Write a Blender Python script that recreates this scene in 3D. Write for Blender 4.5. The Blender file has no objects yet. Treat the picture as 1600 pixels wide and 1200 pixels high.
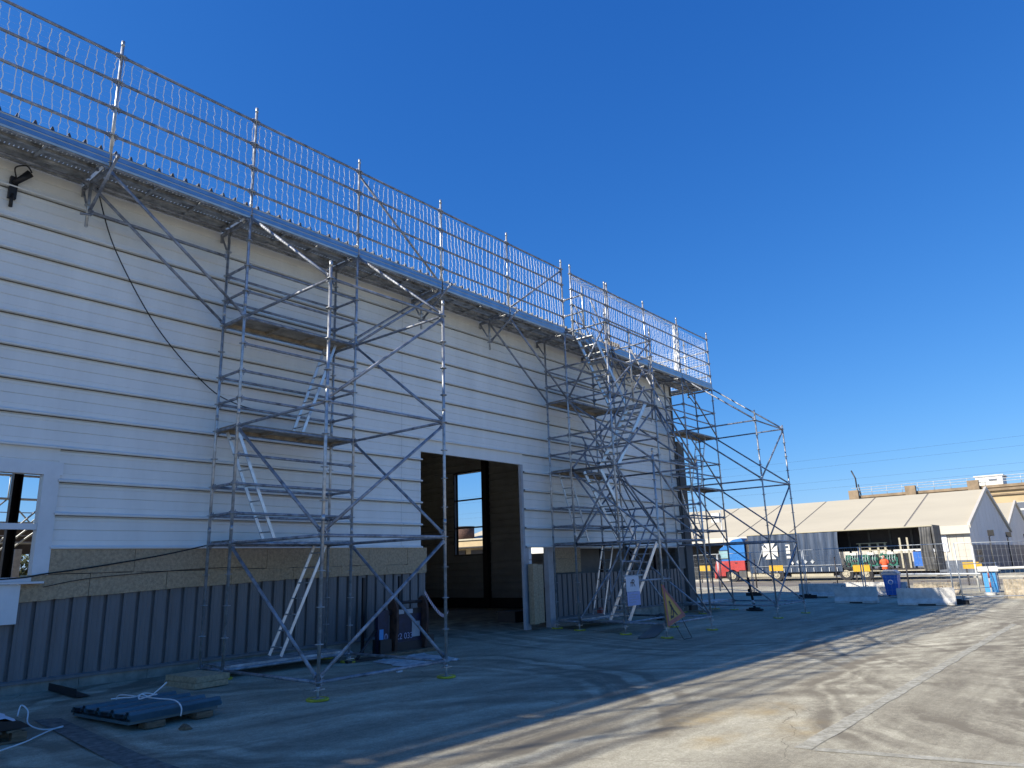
import bpy, bmesh, math, random
from mathutils import Vector, Matrix
R = math.radians
random.seed(7)
S = bpy.context.scene
COL = S.collection
# ------------------------------------------------------------ camera
yaw, pitch, roll = R(50.503), R(14.165), R(-1.915)
fw = Vector((math.sin(yaw)*math.cos(pitch), math.cos(yaw)*math.cos(pitch), math.sin(pitch)))
rt0 = Vector((math.cos(yaw), -math.sin(yaw), 0)); up0 = rt0.cross(fw)
rt = rt0*math.cos(roll) + up0*math.sin(roll); up = -rt0*math.sin(roll) + up0*math.cos(roll)
cam = bpy.data.cameras.new('camera'); co = bpy.data.objects.new('camera', cam); COL.objects.link(co)
cam.sensor_width = 36; cam.lens = 1.129*36; cam.lens = 1128.96/1600*36
cam.clip_start = .05; cam.clip_end = 5000
m = Matrix((rt, up, -fw)).transposed().to_4x4(); m.translation = (-6.462, -11.539, 1.472)
co.matrix_world = m
S.camera = co
# ------------------------------------------------------------ light
SUN = Vector((-1.3, .715, 1)).normalized()
w = bpy.data.worlds.new('World'); S.world = w; w.use_nodes = True
nt = w.node_tree; nt.nodes.clear()
sky = nt.nodes.new('ShaderNodeTexSky'); sky.sky_type = 'NISHITA'; sky.sun_disc = False
sky.sun_elevation = math.asin(SUN.z); sky.sun_rotation = math.atan2(SUN.x, SUN.y)
sky.altitude = 100; sky.air_density = 1.0; sky.dust_density = 0.3; sky.ozone_density = 3.0
bg = nt.nodes.new('ShaderNodeBackground'); bg.inputs[1].default_value = .12
out = nt.nodes.new('ShaderNodeOutputWorld')
# one smooth colour response for the whole sky dome (deep saturated winter blue)
sp = nt.nodes.new('ShaderNodeSeparateColor'); cb = nt.nodes.new('ShaderNodeCombineColor'); nt.links.new(sky.outputs[0], sp.inputs[0])
EXPO = .75
for i, (g_, k_) in enumerate(((1.36,.545),(.89,.645),(.60,.945))):
    a = nt.nodes.new('ShaderNodeMath'); a.operation = 'MULTIPLY'; a.inputs[1].default_value = .12; nt.links.new(sp.outputs[i], a.inputs[0])
    p = nt.nodes.new('ShaderNodeMath'); p.operation = 'POWER'; p.inputs[1].default_value = g_; nt.links.new(a.outputs[0], p.inputs[0])
    q = nt.nodes.new('ShaderNodeMath'); q.operation = 'MULTIPLY'; q.inputs[1].default_value = k_*2**-EXPO/.12; nt.links.new(p.outputs[0], q.inputs[0])
    nt.links.new(q.outputs[0], cb.inputs[i])
nt.links.new(cb.outputs[0], bg.inputs[0]); nt.links.new(bg.outputs[0], out.inputs[0])
sl = bpy.data.lights.new('sun', 'SUN'); sl.energy = 4.3; sl.angle = R(.53); sl.color = (1, .93, .80)
so = bpy.data.objects.new('sun', sl); COL.objects.link(so)
so.rotation_euler = SUN.to_track_quat('Z', 'Y').to_euler(); so.location = (-20, 10, 40)
S.view_settings.view_transform = 'Standard'; S.view_settings.look = 'None'
S.view_settings.exposure = EXPO + .2; S.view_settings.gamma = 1
try: S.view_settings.use_curve_mapping = False
except Exception: pass
S.render.engine = 'CYCLES'
# ------------------------------------------------------------ materials
def mat(name, col, rough=.6, metal=0, var=.15, scale=3, bump=0, bscale=40, col2=None, spec=None, stretch=None, alpha=None, coat=0):
    m = bpy.data.materials.new(name); m.use_nodes = True; n = m.node_tree; N = n.nodes; L = n.links
    b = N['Principled BSDF']; b.inputs['Roughness'].default_value = rough; b.inputs['Metallic'].default_value = metal
    if spec is not None: b.inputs['Specular IOR Level'].default_value = spec
    if coat: b.inputs['Coat Weight'].default_value = coat
    geo = N.new('ShaderNodeNewGeometry'); mp = N.new('ShaderNodeMapping'); L.new(geo.outputs['Position'], mp.inputs[0])
    if stretch: mp.inputs['Scale'].default_value = stretch
    c2 = col2 or tuple(max(0, c*(1-2.2*var)) for c in col)
    c1 = col if col2 else tuple(c*(1+var*.6) for c in col)
    nz = N.new('ShaderNodeTexNoise'); nz.inputs['Scale'].default_value = scale; nz.inputs['Detail'].default_value = 6; nz.inputs['Roughness'].default_value = .65
    L.new(mp.outputs[0], nz.inputs[0])
    rp = N.new('ShaderNodeValToRGB'); rp.color_ramp.elements[0].position = .3; rp.color_ramp.elements[1].position = .68
    rp.color_ramp.elements[0].color = (*c2, 1); rp.color_ramp.elements[1].color = (*c1, 1)
    L.new(nz.outputs[0], rp.inputs[0]); L.new(rp.outputs[0], b.inputs['Base Color'])
    if rough < .6:
        mr = N.new('ShaderNodeMapRange'); mr.inputs[3].default_value = rough-.08; mr.inputs[4].default_value = rough+.12
        L.new(nz.outputs[0], mr.inputs[0]); L.new(mr.outputs[0], b.inputs['Roughness'])
    if bump:
        n2 = N.new('ShaderNodeTexNoise'); n2.inputs['Scale'].default_value = bscale; n2.inputs['Detail'].default_value = 4
        L.new(mp.outputs[0], n2.inputs[0])
        bp = N.new('ShaderNodeBump'); bp.inputs['Strength'].default_value = bump; bp.inputs['Distance'].default_value = .02
        L.new(n2.outputs[0], bp.inputs['Height']); L.new(bp.outputs[0], b.inputs['Normal'])
    if alpha is not None: b.inputs['Alpha'].default_value = alpha
    return m
M = dict(
 galv=mat('galvanized', (.56,.57,.57), .40, .7, .22, 9, .1, 60),
 galv_dull=mat('galvanized_dull', (.38,.40,.44), .55, .5, .3, 6, .15, 40),
 toe=mat('toe_board_metal', (.34,.42,.50), .34, .9, .10, 3),
 deck=mat('deck_steel', (.52,.53,.54), .5, .5, .3, 5, .1, 50),
 ply=mat('deck_plywood', (.42,.355,.27), .7, 0, .25, 5, .1, 60),
 alu=mat('ladder_aluminium', (.72,.74,.76), .35, .7, .12, 8),
 yellow=mat('yellow_pad', (.55,.52,.05), .6, 0, .25, 12),
 clad=mat('cladding_white', (.81,.805,.76), .42, 0, .045, 1.1, .04, 30, stretch=(1.6,1,.35)),
 trim=mat('trim_white', (.74,.75,.74), .45, 0, .06, 2),
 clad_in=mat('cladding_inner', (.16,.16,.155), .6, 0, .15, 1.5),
 dark=mat('dark_blue_cladding', (.155,.160,.165), .42, 0, .12, 2, .05, 20, stretch=(3,3,.4)),
 wool=mat('rock_wool', (.55,.405,.25), .95, 0, .17, 20, .8, 90),
 plinth=mat('plinth_concrete', (.33,.31,.26), .85, 0, .25, 3, .3, 40),
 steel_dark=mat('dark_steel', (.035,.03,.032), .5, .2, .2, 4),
 rust=mat('rusty_steel', (.10,.05,.035), .8, .1, .3, 7),
 frame=mat('frame_blue_grey', (.40,.42,.45), .45, .1, .12, 3),
 black=mat('black_plastic', (.015,.015,.017), .5, 0, .2, 5),
 rubber=mat('rubber', (.022,.022,.024), .8, 0, .2, 8),
 white=mat('white_paint', (.66,.65,.60), .5, 0, .06, 4),
 net=mat('net_cord', (.85,.86,.86), .6, 0, .04, 10),
 net2=mat('net_cord_thin', (.55,.62,.72), .7, 0, .05, 10),
 wood=mat('pallet_wood', (.22,.15,.09), .8, 0, .3, 6, .3, 60, stretch=(1,6,6)),
 rope=mat('white_rope', (.75,.75,.74), .8, 0, .08, 20),
 bluesheet=mat('blue_sheet_metal', (.10,.16,.18), .35, .2, .15, 3),
 tent=mat('tent_canvas', (.47,.42,.315), .75, 0, .05, .25, .05, 3, stretch=(.3,.3,3)),
 tent_w=mat('tent_fascia', (.55,.51,.44), .6, 0, .05, 1),
 tent_g=mat('tent_gable', (.70,.68,.66), .7, 0, .05, .4),
 seam=mat('tent_seam', (.22,.20,.18), .8),
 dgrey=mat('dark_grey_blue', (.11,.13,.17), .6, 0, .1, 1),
 tan=mat('tan_concrete', (.44,.34,.20), .85, 0, .14, .25, .2, 4),
 tan2=mat('brown_concrete', (.27,.20,.13), .85, 0, .2, .8),
 brownwall=mat('brown_concrete_wall', (.16,.125,.085), .9, 0, .3, .6, .2, 8),
 glass=mat('teal_glass', (.25,.42,.45), .15, 0, .1, 2),
 cabblue=mat('cab_blue', (.01,.15,.45), .35, 0, .08, 2, coat=.3),
 cabred=mat('cab_red', (.42,.035,.03), .4, 0, .1, 2, coat=.3),
 curtain=mat('curtain_blue', (.05,.075,.125), .38, 0, .25, 1.2, .3, 4, stretch=(1,3,.4)),
 curtain2=mat('curtain_grey', (.09,.09,.09), .6, 0, .3, 2, .3, 6),
 cream=mat('cream_metal', (.42,.38,.28), .5, 0, .08, 2),
 orange=mat('orange_vest', (.75,.11,.03), .7, 0, .08, 6),
 yel=mat('yellow_paint', (.55,.33,.01), .5, 0, .06, 3),
 green=mat('engine_green', (.03,.20,.14), .45, 0, .4, 5),
 binblue=mat('bin_blue', (.03,.14,.50), .4, 0, .08, 3),
 cabinet=mat('cabinet_blue', (.05,.28,.60), .45, 0, .08, 3),
 bingrey=mat('bin_grey', (.35,.37,.40), .5, 0, .08, 3),
 jersey=mat('barrier_concrete', (.62,.60,.55), .8, 0, .15, 5, .3, 30),
 jersey2=mat('barrier_concrete_tan', (.50,.42,.30), .85, 0, .3, 6, .3, 30),
 patch=mat('dark_asphalt', (.17,.165,.15), .9, 0, .3, 10, .4, 90),
 stripe=mat('worn_white_paint', (.50,.48,.40), .85, 0, .2, 7, .2, 60, col2=(.36,.34,.265)),
 kerb=mat('kerb_concrete', (.42,.40,.35), .85, 0, .15, 4),
 road=mat('road_asphalt', (.20,.175,.14), .9, 0, .15, 1, .2, 50),
 orange_sign=mat('roadwork_yellow', (.60,.33,.04), .5, 0, .12, 6),
 redbord=mat('roadwork_red', (.42,.09,.07), .5, 0, .15, 6),
 paper=mat('paper_white', (.66,.68,.74), .6, 0, .04, 6),
 paperblue=mat('paper_blue', (.38,.43,.68), .6, 0, .08, 20),
 ink=mat('ink', (.03,.02,.03), .6),
 navy=mat('navy_steel', (.018,.022,.06), .45, .2, .3, 6),
 txt=mat('pale_lettering', (.42,.42,.60), .6),
 plastic=mat('plastic_sheet', (.62,.66,.66), .35, 0, .25, 5, .6, 9),
 skin=mat('skin', (.45,.27,.19), .6), hair=mat('hair', (.03,.02,.015), .8), trousers=mat('work_trousers', (.04,.045,.07), .8),
 leaf=mat('foliage', (.07,.09,.03), .8, 0, .3, 3), bark=mat('bark', (.09,.07,.05), .9),
 brick=mat('terracotta', (.45,.16,.09), .85, 0, .25, 3), wire=mat('cable_black', (.012,.012,.012), .6),
 pier=mat('pier_dark', (.13,.13,.125), .7, 0, .15, 1),
 gable=mat('gable_inner', (.36,.37,.38), .7, 0, .12, 1),
 roof=mat('roof_dark_metal', (.06,.065,.075), .5, .3, .1, 2), wallgrey=mat('hall_side_grey', (.22,.21,.20), .7, 0, .15, 1),
 card=mat('cardboard', (.48,.33,.18), .8), steelw=mat('light_steel', (.50,.53,.55), .5, .3, .15, 4),
)
# worn paint lets the ground through in patches
_n=M['stripe'].node_tree; _z=_n.nodes.new('ShaderNodeTexNoise'); _z.inputs['Scale'].default_value=9; _z.inputs['Detail'].default_value=7; _z.inputs['Roughness'].default_value=.75
_g=_n.nodes.new('ShaderNodeNewGeometry'); _n.links.new(_g.outputs['Position'],_z.inputs[0]); _r=_n.nodes.new('ShaderNodeMapRange'); _r.inputs[1].default_value=.36; _r.inputs[2].default_value=.62; _r.inputs[3].default_value=.45; _r.inputs[4].default_value=.95
_n.links.new(_z.outputs[0],_r.inputs[0]); _n.links.new(_r.outputs[0],_n.nodes['Principled BSDF'].inputs['Alpha'])
# ------------------------------------------------------------ helpers
def tag(o, label=None, cat=None, group=None, kind=None):
    if label: o['label'] = label
    if cat: o['category'] = cat
    if group: o['group'] = group
    if kind: o['kind'] = kind
    return o
def thing(name, loc, label, cat, group=None, rz=0):
    o = bpy.data.objects.new(name, None); COL.objects.link(o); o.location = loc; o.rotation_euler = (0,0,rz)
    o.empty_display_size = .2
    bpy.context.view_layer.update()
    return tag(o, label, cat, group)
class MB:
    def __init__(s): s.v=[]; s.f=[]; s.sm=[]
    def add(s, vs, fs, sm=False):
        k=len(s.v); s.v+= [tuple(p) for p in vs]; s.f+=[tuple(i+k for i in f) for f in fs]; s.sm+=[sm]*len(fs); return s
    def box(s, x0,x1,y0,y1,z0,z1, M_=None):
        vs=[(x,y,z) for x in (x0,x1) for y in (y0,y1) for z in (z0,z1)]
        if M_: vs=[M_@Vector(v) for v in vs]
        return s.add(vs, [(0,1,3,2),(4,6,7,5),(0,4,5,1),(2,3,7,6),(0,2,6,4),(1,5,7,3)])
    def tube(s, pts, r, n=8, cap=True, sm=True):
        pts=[Vector(p) for p in pts]; rings=[]; k=len(s.v)
        rr = r if isinstance(r,(list,tuple)) else [r]*len(pts)
        ref=None
        for i,p in enumerate(pts):
            a=pts[max(i-1,0)]; b=pts[min(i+1,len(pts)-1)]; d=(b-a)
            if d.length<1e-9: d=Vector((0,0,1))
            d.normalize()
            if ref is None: ref = Vector((0,0,1)) if abs(d.z)<.9 else Vector((1,0,0))
            u=d.cross(ref); 
            if u.length<1e-4: u=d.cross(Vector((.3,1,.2)))
            u.normalize(); v=d.cross(u).normalized()
            for j in range(n):
                t=2*math.pi*j/n; s.v.append(tuple(p+(u*math.cos(t)+v*math.sin(t))*rr[i]))
        for i in range(len(pts)-1):
            for j in range(n):
                a=k+i*n+j; b=k+i*n+(j+1)%n; s.f.append((a,b,b+n,a+n)); s.sm.append(sm)
        if cap and n>2:
            s.f.append(tuple(k+j for j in range(n))[::-1]); s.sm.append(False)
            s.f.append(tuple(k+(len(pts)-1)*n+j for j in range(n))); s.sm.append(False)
        return s
    def disc(s, c, r, h, n=14, axis='z'):
        c=Vector(c); d={'z':Vector((0,0,h)),'x':Vector((h,0,0)),'y':Vector((0,h,0))}[axis]
        return s.tube([c, c+d], r, n)
    def ext(s, prof, y0, y1, ax='y', close=True):
        # profile of (a,b) pairs extruded along axis
        n=len(prof)
        def P(a,b,t): return (a,t,b) if ax=='y' else ((t,a,b) if ax=='x' else (a,b,t))
        vs=[P(a,b,y0) for a,b in prof]+[P(a,b,y1) for a,b in prof]
        fs=[(i,(i+1)%n,n+(i+1)%n,n+i) for i in range(n if close else n-1)]
        if close: fs+=[tuple(range(n))[::-1], tuple(range(n,2*n))]
        return s.add(vs,fs)
    def mesh(s, name):
        me=bpy.data.meshes.new(name); me.from_pydata(s.v,[],s.f); me.polygons.foreach_set('use_smooth', s.sm)
        bm=bmesh.new(); bm.from_mesh(me); bmesh.ops.recalc_face_normals(bm, faces=bm.faces); bm.to_mesh(me); bm.free()
        me.update(); return me
    def build(s, name, mt, parent=None, loc=None, local=False):
        me=s.mesh(name); me.materials.append(mt); return link(name, me, parent, loc, local)
def link(name, me, parent=None, loc=None, local=False, mw=None):
    o=bpy.data.objects.new(name, me); COL.objects.link(o)
    if parent:
        o.parent=parent
        if not local: o.matrix_parent_inverse = world_of(parent).inverted()
    if mw is not None: o.matrix_basis = mw
    elif loc: o.location=loc
    return o
def world_of(o):
    if o.parent: return world_of(o.parent)@o.matrix_parent_inverse@o.matrix_basis
    return Matrix.LocRotScale(o.location, o.rotation_euler, o.scale)
def copy_tree(o, parent=None):
    c=o.copy(); COL.objects.link(c)
    if parent: c.parent=parent; c.matrix_parent_inverse=o.matrix_parent_inverse.copy()
    for ch in [x for x in o.children]: copy_tree(ch, c)
    return c
def h(x,y):
    k=min(max((26-x)/8,0),1)
    a=-.13-.009*min(max(x,-5),22)+.04*min(max(y,-3),1.05)
    return k*a+(1-k)*-.38
# ------------------------------------------------------------ ground
def build_ground():
    xs=[-900,-300,-100,-50]+[-30+i for i in range(0,66)]+[38,42,50,60,80,120,200,400,900,2000]
    ys=[-900,-300,-100,-50,-30]+[-25+i for i in range(0,32)]+[8,10,14,20,30,60,120,300,900,2000]
    v=[(x,y,h(x,y)) for x in xs for y in ys]; n=len(ys)
    f=[(i*n+j,(i+1)*n+j,(i+1)*n+j+1,i*n+j+1) for i in range(len(xs)-1) for j in range(n-1)]
    me=bpy.data.meshes.new('ground'); me.from_pydata(v,[],f); me.polygons.foreach_set('use_smooth',[True]*len(f))
    m=bpy.data.materials.new('ground_concrete'); m.use_nodes=True; T=m.node_tree; N=T.nodes; L=T.links; b=N['Principled BSDF']
    b.inputs['Roughness'].default_value=.88; b.inputs['Specular IOR Level'].default_value=.3
    geo=N.new('ShaderNodeNewGeometry'); pos=geo.outputs['Position']
    def noise(scale, det=5, rough=.6, sc=None, dist=0):
        src=pos
        if sc: mp=N.new('ShaderNodeMapping'); mp.inputs['Scale'].default_value=sc[:3]; mp.inputs['Rotation'].default_value=(0,0,sc[3] if len(sc)>3 else 0); L.new(pos,mp.inputs[0]); src=mp.outputs[0]
        n=N.new('ShaderNodeTexNoise'); n.inputs['Scale'].default_value=scale; n.inputs['Detail'].default_value=det; n.inputs['Roughness'].default_value=rough; n.inputs['Distortion'].default_value=dist
        L.new(src,n.inputs[0]); return n.outputs[0]
    def mr(s,a,b_,c,d):
        n=N.new('ShaderNodeMapRange'); n.inputs[1].default_value=a; n.inputs[2].default_value=b_; n.inputs[3].default_value=c; n.inputs[4].default_value=d; L.new(s,n.inputs[0]); return n.outputs[0]
    def ma(op,a,b_=None):
        n=N.new('ShaderNodeMath'); n.operation=op
        for i,q in enumerate((a,b_)):
            if q is None: continue
            if isinstance(q,(int,float)): n.inputs[i].default_value=q
            else: L.new(q,n.inputs[i])
        return n.outputs[0]
    def mul(*a):
        r=a[0]
        for q in a[1:]: r=ma('MULTIPLY',r,q)
        return r
    val=mr(noise(.22,4),.3,.7,.88,1.09)
    val=mul(val, mr(noise(1.3,6,.7),.3,.7,.86,1.10), mr(noise(14,5,.75),.3,.7,.88,1.10), mr(noise(95,3,.85),.3,.7,.76,1.20), mr(noise(38,3,.8),.35,.65,.90,1.08))
    val=mul(val, mr(noise(1.0,5,.6,(.14,1.5,1,.12)),.35,.65,.84,1.13), mr(noise(1.0,6,.7,(.5,5,1,-.35)),.35,.65,.93,1.06))
    # faint curved tyre sweeps
    sep=N.new('ShaderNodeSeparateXYZ'); L.new(pos,sep.inputs[0])
    wob=mr(noise(.35,3),0,1,-.9,.9)
    def sweep(cx,cy,r0,r1,freq,lo,sd):
        dx=ma('SUBTRACT',sep.outputs[0],cx); dy=ma('SUBTRACT',sep.outputs[1],cy)
        d=ma('SQRT',ma('ADD',mul(dx,dx),mul(dy,dy))); d=ma('ADD',d,wob)
        band=mul(mr(d,r0,r0+.5,0,1),mr(d,r1,r1+.8,1,0))
        mpn=N.new('ShaderNodeTexNoise'); mpn.noise_dimensions='1D'; mpn.inputs['Scale'].default_value=freq; mpn.inputs['Detail'].default_value=3
        L.new(ma('ADD',d,sd),mpn.inputs['W'])
        st=mr(mpn.outputs[0],.35,.65,lo,1.13)
        brk=mr(noise(.5,3,.6),.35,.6,.1,1)
        bb=mul(band,brk)
        return ma('ADD',ma('MULTIPLY',st,bb),ma('SUBTRACT',1,bb))
    val=mul(val, sweep(6.5,-15,4.2,7.5,3.5,.68,0), sweep(16,-1.5,5.5,9.5,3,.72,9), sweep(.6,-2.8,2.7,4.2,3,.62,20), sweep(-6,-14,10,15,2.6,.80,35), sweep(14,-18,7,13,2.8,.78,52))
    # cracks
    dn=N.new('ShaderNodeTexNoise'); dn.inputs['Scale'].default_value=1.2; dn.inputs['Detail'].default_value=5; L.new(pos,dn.inputs[0])
    mx=N.new('ShaderNodeVectorMath'); mx.operation='MULTIPLY_ADD'; L.new(dn.outputs['Color'],mx.inputs[0]); mx.inputs[1].default_value=(.9,.9,0); L.new(pos,mx.inputs[2])
    vo=N.new('ShaderNodeTexVoronoi'); vo.feature='DISTANCE_TO_EDGE'; vo.inputs['Scale'].default_value=.23; L.new(mx.outputs[0],vo.inputs[0])
    crack=mr(vo.outputs[0],0,.0016,.5,1); crack=ma('MAXIMUM',crack,mr(noise(.5,3),.45,.6,1,0))
    val=mul(val,crack)
    rp=N.new('ShaderNodeValToRGB'); e=rp.color_ramp.elements; e[0].position=.45; e[0].color=(.19,.166,.122,1); e[1].position=1.0; e[1].color=(.63,.585,.445,1)
    mid=e.new(.78); mid.color=(.425,.392,.295,1)
    L.new(mr(val,.3,1.5,.2,1.1),rp.inputs[0])
    # ochre stains
    def spot(cx,cy,r,wx=1,wy=1):
        dx=mul(ma('SUBTRACT',sep.outputs[0],cx),wx); dy=mul(ma('SUBTRACT',sep.outputs[1],cy),wy)
        d=ma('SQRT',ma('ADD',mul(dx,dx),mul(dy,dy)))
        return mr(d,r*.1,r,1,0)
    stn=ma('MAXIMUM',ma('MAXIMUM',spot(1.6,-7.45,.8,.7,2.2),spot(2.6,-7.9,.7,1,1.8)),ma('MAXIMUM',spot(1.7,-8.5,.55,.8,1.2),spot(.85,-8.0,.5,.7,2)))
    stn=mul(stn,mr(noise(1.8,4),.38,.6,0,.55))
    mixc=N.new('ShaderNodeMixRGB'); L.new(stn,mixc.inputs[0]); L.new(rp.outputs[0],mixc.inputs[1]); mixc.inputs[2].default_value=(.40,.27,.09,1)
    L.new(mixc.outputs[0],b.inputs['Base Color'])
    bp=N.new('ShaderNodeBump'); bp.inputs['Strength'].default_value=.5; bp.inputs['Distance'].default_value=.012
    L.new(ma('ADD',noise(70,4,.75),noise(9,3)),bp.inputs['Height']); L.new(bp.outputs[0],b.inputs['Normal'])
    me.materials.append(m); o=bpy.data.objects.new('ground',me); COL.objects.link(o); tag(o,kind='structure')
build_ground()
def sheet(name,quad,lift,mt,n=14,jit=0,label=None):
    # a thin sheet following the ground between 4 corners
    a,b_,c,d=[Vector(q) for q in quad]; vs=[]; 
    for i in range(n+1):
        for j in range(3):
            p=(a*(1-i/n)+b_*(i/n))*(1-j/2)+(d*(1-i/n)+c*(i/n))*(j/2)
            jx=random.uniform(-jit,jit) if j!=1 else 0
            vs.append((p.x+jx,p.y+jx,h(p.x,p.y)+lift))
    fs=[(i*3+j,(i+1)*3+j,(i+1)*3+j+1,i*3+j+1) for i in range(n) for j in range(2)]
    me=bpy.data.meshes.new(name); me.from_pydata(vs,[],fs); me.materials.append(mt)
    o=bpy.data.objects.new(name,me); COL.objects.link(o); tag(o,kind='structure'); return o
sheet('painted_line',[(.86,-8.93),(17,-8.90),(17,-8.76),(.86,-8.76)],.005,M['stripe'],60,.014)
sheet('painted_line',[(.84,-8.95),(.97,-8.95),(1.75,-12.5),(1.62,-12.5)],.005,M['stripe'],30,.012)
sheet('asphalt_patch',[(-2.98,-1.0),(-2.70,-1.1),(-2.95,-6),(-3.25,-6)],.004,M['patch'],30,.03)
for y,x in ((1.1,17.3),(-.3,17.1),(-2.1,16.8),(-3.4,16.7),(-4.7,16.4)): sheet('painted_line',[(x-.2,y),(x+.2,y),(x+.2,y-.8),(x-.2,y-.8)],.004,M['stripe'],3,.03)
sheet('road',[(44,60),(53,60),(51.2,-60),(42,-60)],.006,M['road'],40)
kb=MB()
kb.ext([(52.9,-.44),(53.05,-.44),(53.05,-.26),(52.92,-.26)],-60,60,'y'); 
o=kb.build('kerb',M['kerb']); tag(o,kind='structure'); o.location.x=3.2
# ------------------------------------------------------------ the hall
hall=thing('industrial_hall',(0,1,0),'long white ribbed industrial hall under construction, behind the scaffolding','hall')
YW=1.05
def clad_row(x0,x1,z0,z1,full=True):
    # outward is -y. profile (y,z)
    H=z1-z0
    p=[(YW+.03,z0-.004),(YW-.040,z0-.018),(YW-.080,z0-.012),(YW-.084,z0+.008),(YW-.070,z0+.020),(YW-.014,z0+.036),(YW-.004,z0+.042)]
    if H>.35: p+=[(YW-.004,z0+H*.22),(YW+.003,z0+H*.228),(YW-.004,z0+H*.240),(YW-.004,z0+H*.52),(YW+.012,z0+H*.53),(YW-.004,z0+H*.555),(YW-.004,z0+H*.80),(YW+.003,z0+H*.81),(YW-.004,z0+H*.82)]
    p+=[(YW-.004,z1-.05),(YW+.022,z1-.036),(YW+.03,z1-.004)]
    mb=MB(); mb.ext(p,x0,x1,'x',close=False)
    # little return at the open ends
    mb.add([(x0,YW-.04,z0-.012),(x0,YW+.02,z0-.012),(x0,YW+.02,z0+.06),(x0,YW-.04,z0+.03)],[(0,1,2,3)])
    o=mb.build('cladding_panel',M['clad'],hall); 
    return o
P=.508; Z0=1.97
XS=[-24,-12,4.70,18.3]
for i in range(12):
    z0=Z0+P*i; z1=z0+P
    segs=[]
    for a,b in zip(XS,XS[1:]):
        g=.002
        a2,b2=a+g,b-g
        cuts=[]
        if i<2: cuts.append((-5.2,-2.36))
        if i<5: cuts.append((5.30,9.12 if i<4 else 9.12))
        cur=[(a2,b2)]
        for c0,c1 in cuts:
            nw=[]
            for s0,s1 in cur:
                if c1<=s0 or c0>=s1: nw.append((s0,s1)); continue
                if s0<c0-.02: nw.append((s0,c0))
                if s1>c1+.02: nw.append((c1,s1))
            cur=nw
        segs+=cur
    for s0,s1 in segs:
        if i==2 and s0<-5.2 and False: pass
        if i==2:
            for c0,c1 in ((s0,min(s1,-5.2)),(max(s0,-5.2),min(s1,-2.36)),(max(s0,-2.36),s1)):
                if c1-c0<.05: continue
                if c0>=-5.21 and c1<=-2.35:
                    mb=MB(); mb.ext([(YW-.006,3.25),(YW-.006,3.28),(YW+.006,3.285),(YW-.006,3.30),(YW-.006,z1)],c0,c1,'x',close=False); mb.build('cladding_panel',M['clad'],hall)
                else: clad_row(c0,c1,z0,z1)
        else: clad_row(s0,s1,z0,z1)
# flat top flashing
for a,b in zip(XS,XS[1:]):
    MB().box(a+.004,b-.004,YW-.012,YW+.02,8.068,8.62).build('top_flashing',M['trim'],hall)
# inner skin (what is behind the outer panels): walls with openings
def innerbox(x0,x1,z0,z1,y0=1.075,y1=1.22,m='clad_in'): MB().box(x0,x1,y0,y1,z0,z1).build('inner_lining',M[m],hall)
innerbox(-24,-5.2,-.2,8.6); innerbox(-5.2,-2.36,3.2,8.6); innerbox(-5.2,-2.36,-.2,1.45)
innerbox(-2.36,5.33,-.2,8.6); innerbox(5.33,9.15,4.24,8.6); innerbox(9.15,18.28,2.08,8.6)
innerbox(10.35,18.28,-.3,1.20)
# door header + frame
MB().box(5.26,9.14,YW-.012,YW+.06,4.20,4.505).build('door_header',M['clad'],hall)
MB().box(9.02,9.11,YW-.035,YW+.05,-.16,4.20).build('door_frame',M['frame'],hall)
MB().box(9.12,9.26,YW-.02,YW+.10,-.16,2.0).build('door_post',M['frame'],hall)
for k in range(3):
    MB().box(9.265,9.40,YW+.0,YW+.1,.9+k*.37,1.25+k*.37).build('jamb_block',M['trim'],hall)
MB().box(10.12,10.36,YW-.02,YW+.14,-.22,2.0).build('door_post',M['frame'],hall)
# plinth blocks
for i in range(25):
    a=-20+i*1.014
    if a>5.3: break
    z=.07
    MB().box(a+.003,min(a+1.011,5.35),YW-.03,YW+.2,-.5,z+random.uniform(-.002,.002)).build('plinth_block',M['plinth'],hall)
for i in range(8):
    a=10.4+i*1.0
    MB().box(a+.003,min(a+.997,18.3),YW-.03,YW+.2,-.6,.02).build('plinth_block',M['plinth'],hall)
# bottom drip flashing
MB().ext([(YW-.06,.065),(YW-.06,.10),(YW-.02,.12),(YW+.0,.12),(YW,.065)],-20,5.35,'x').build('drip_flashing',M['dark'],hall)
MB().ext([(YW-.06,.015),(YW-.06,.05),(YW-.02,.07),(YW+.0,.07),(YW,.015)],10.4,18.3,'x').build('drip_flashing',M['dark'],hall)
# vertical dark strips
def strip_mesh(w,hh):
    mb=MB(); y=0
    prof=[(0,.045),(.004,.055),(.046,.055),(.052,-.012),(.056,-.020),(.066,-.020),(.070,-.006),(.10,-.006),(.105,-.010),(.115,-.010),(.12,-.006),(w-.07,-.006),(w-.065,-.010),(w-.055,-.010),(w-.05,-.006),(w-.002,-.006)]
    mb.ext(prof,0,hh,'z',close=False); me=mb.mesh('cladding_strip'); me.materials.append(M['dark']); return me
W=.2475
sm=strip_mesh(W,1.36); sm2=strip_mesh(W,1.16); sm3=strip_mesh(W,1.30)
x=-19.32
while x<5.3:
    top=x>-3.0
    link('cladding_strip',sm if x>-1.5 else sm3,hall,(x,YW-.004+random.uniform(-.002,.002),.10)); x+=W
x=10.46
while x<18.1:
    if True: link('cladding_strip',sm2,hall,(x,YW-.004+random.uniform(-.002,.002),.05)); 
    x+=W
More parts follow.
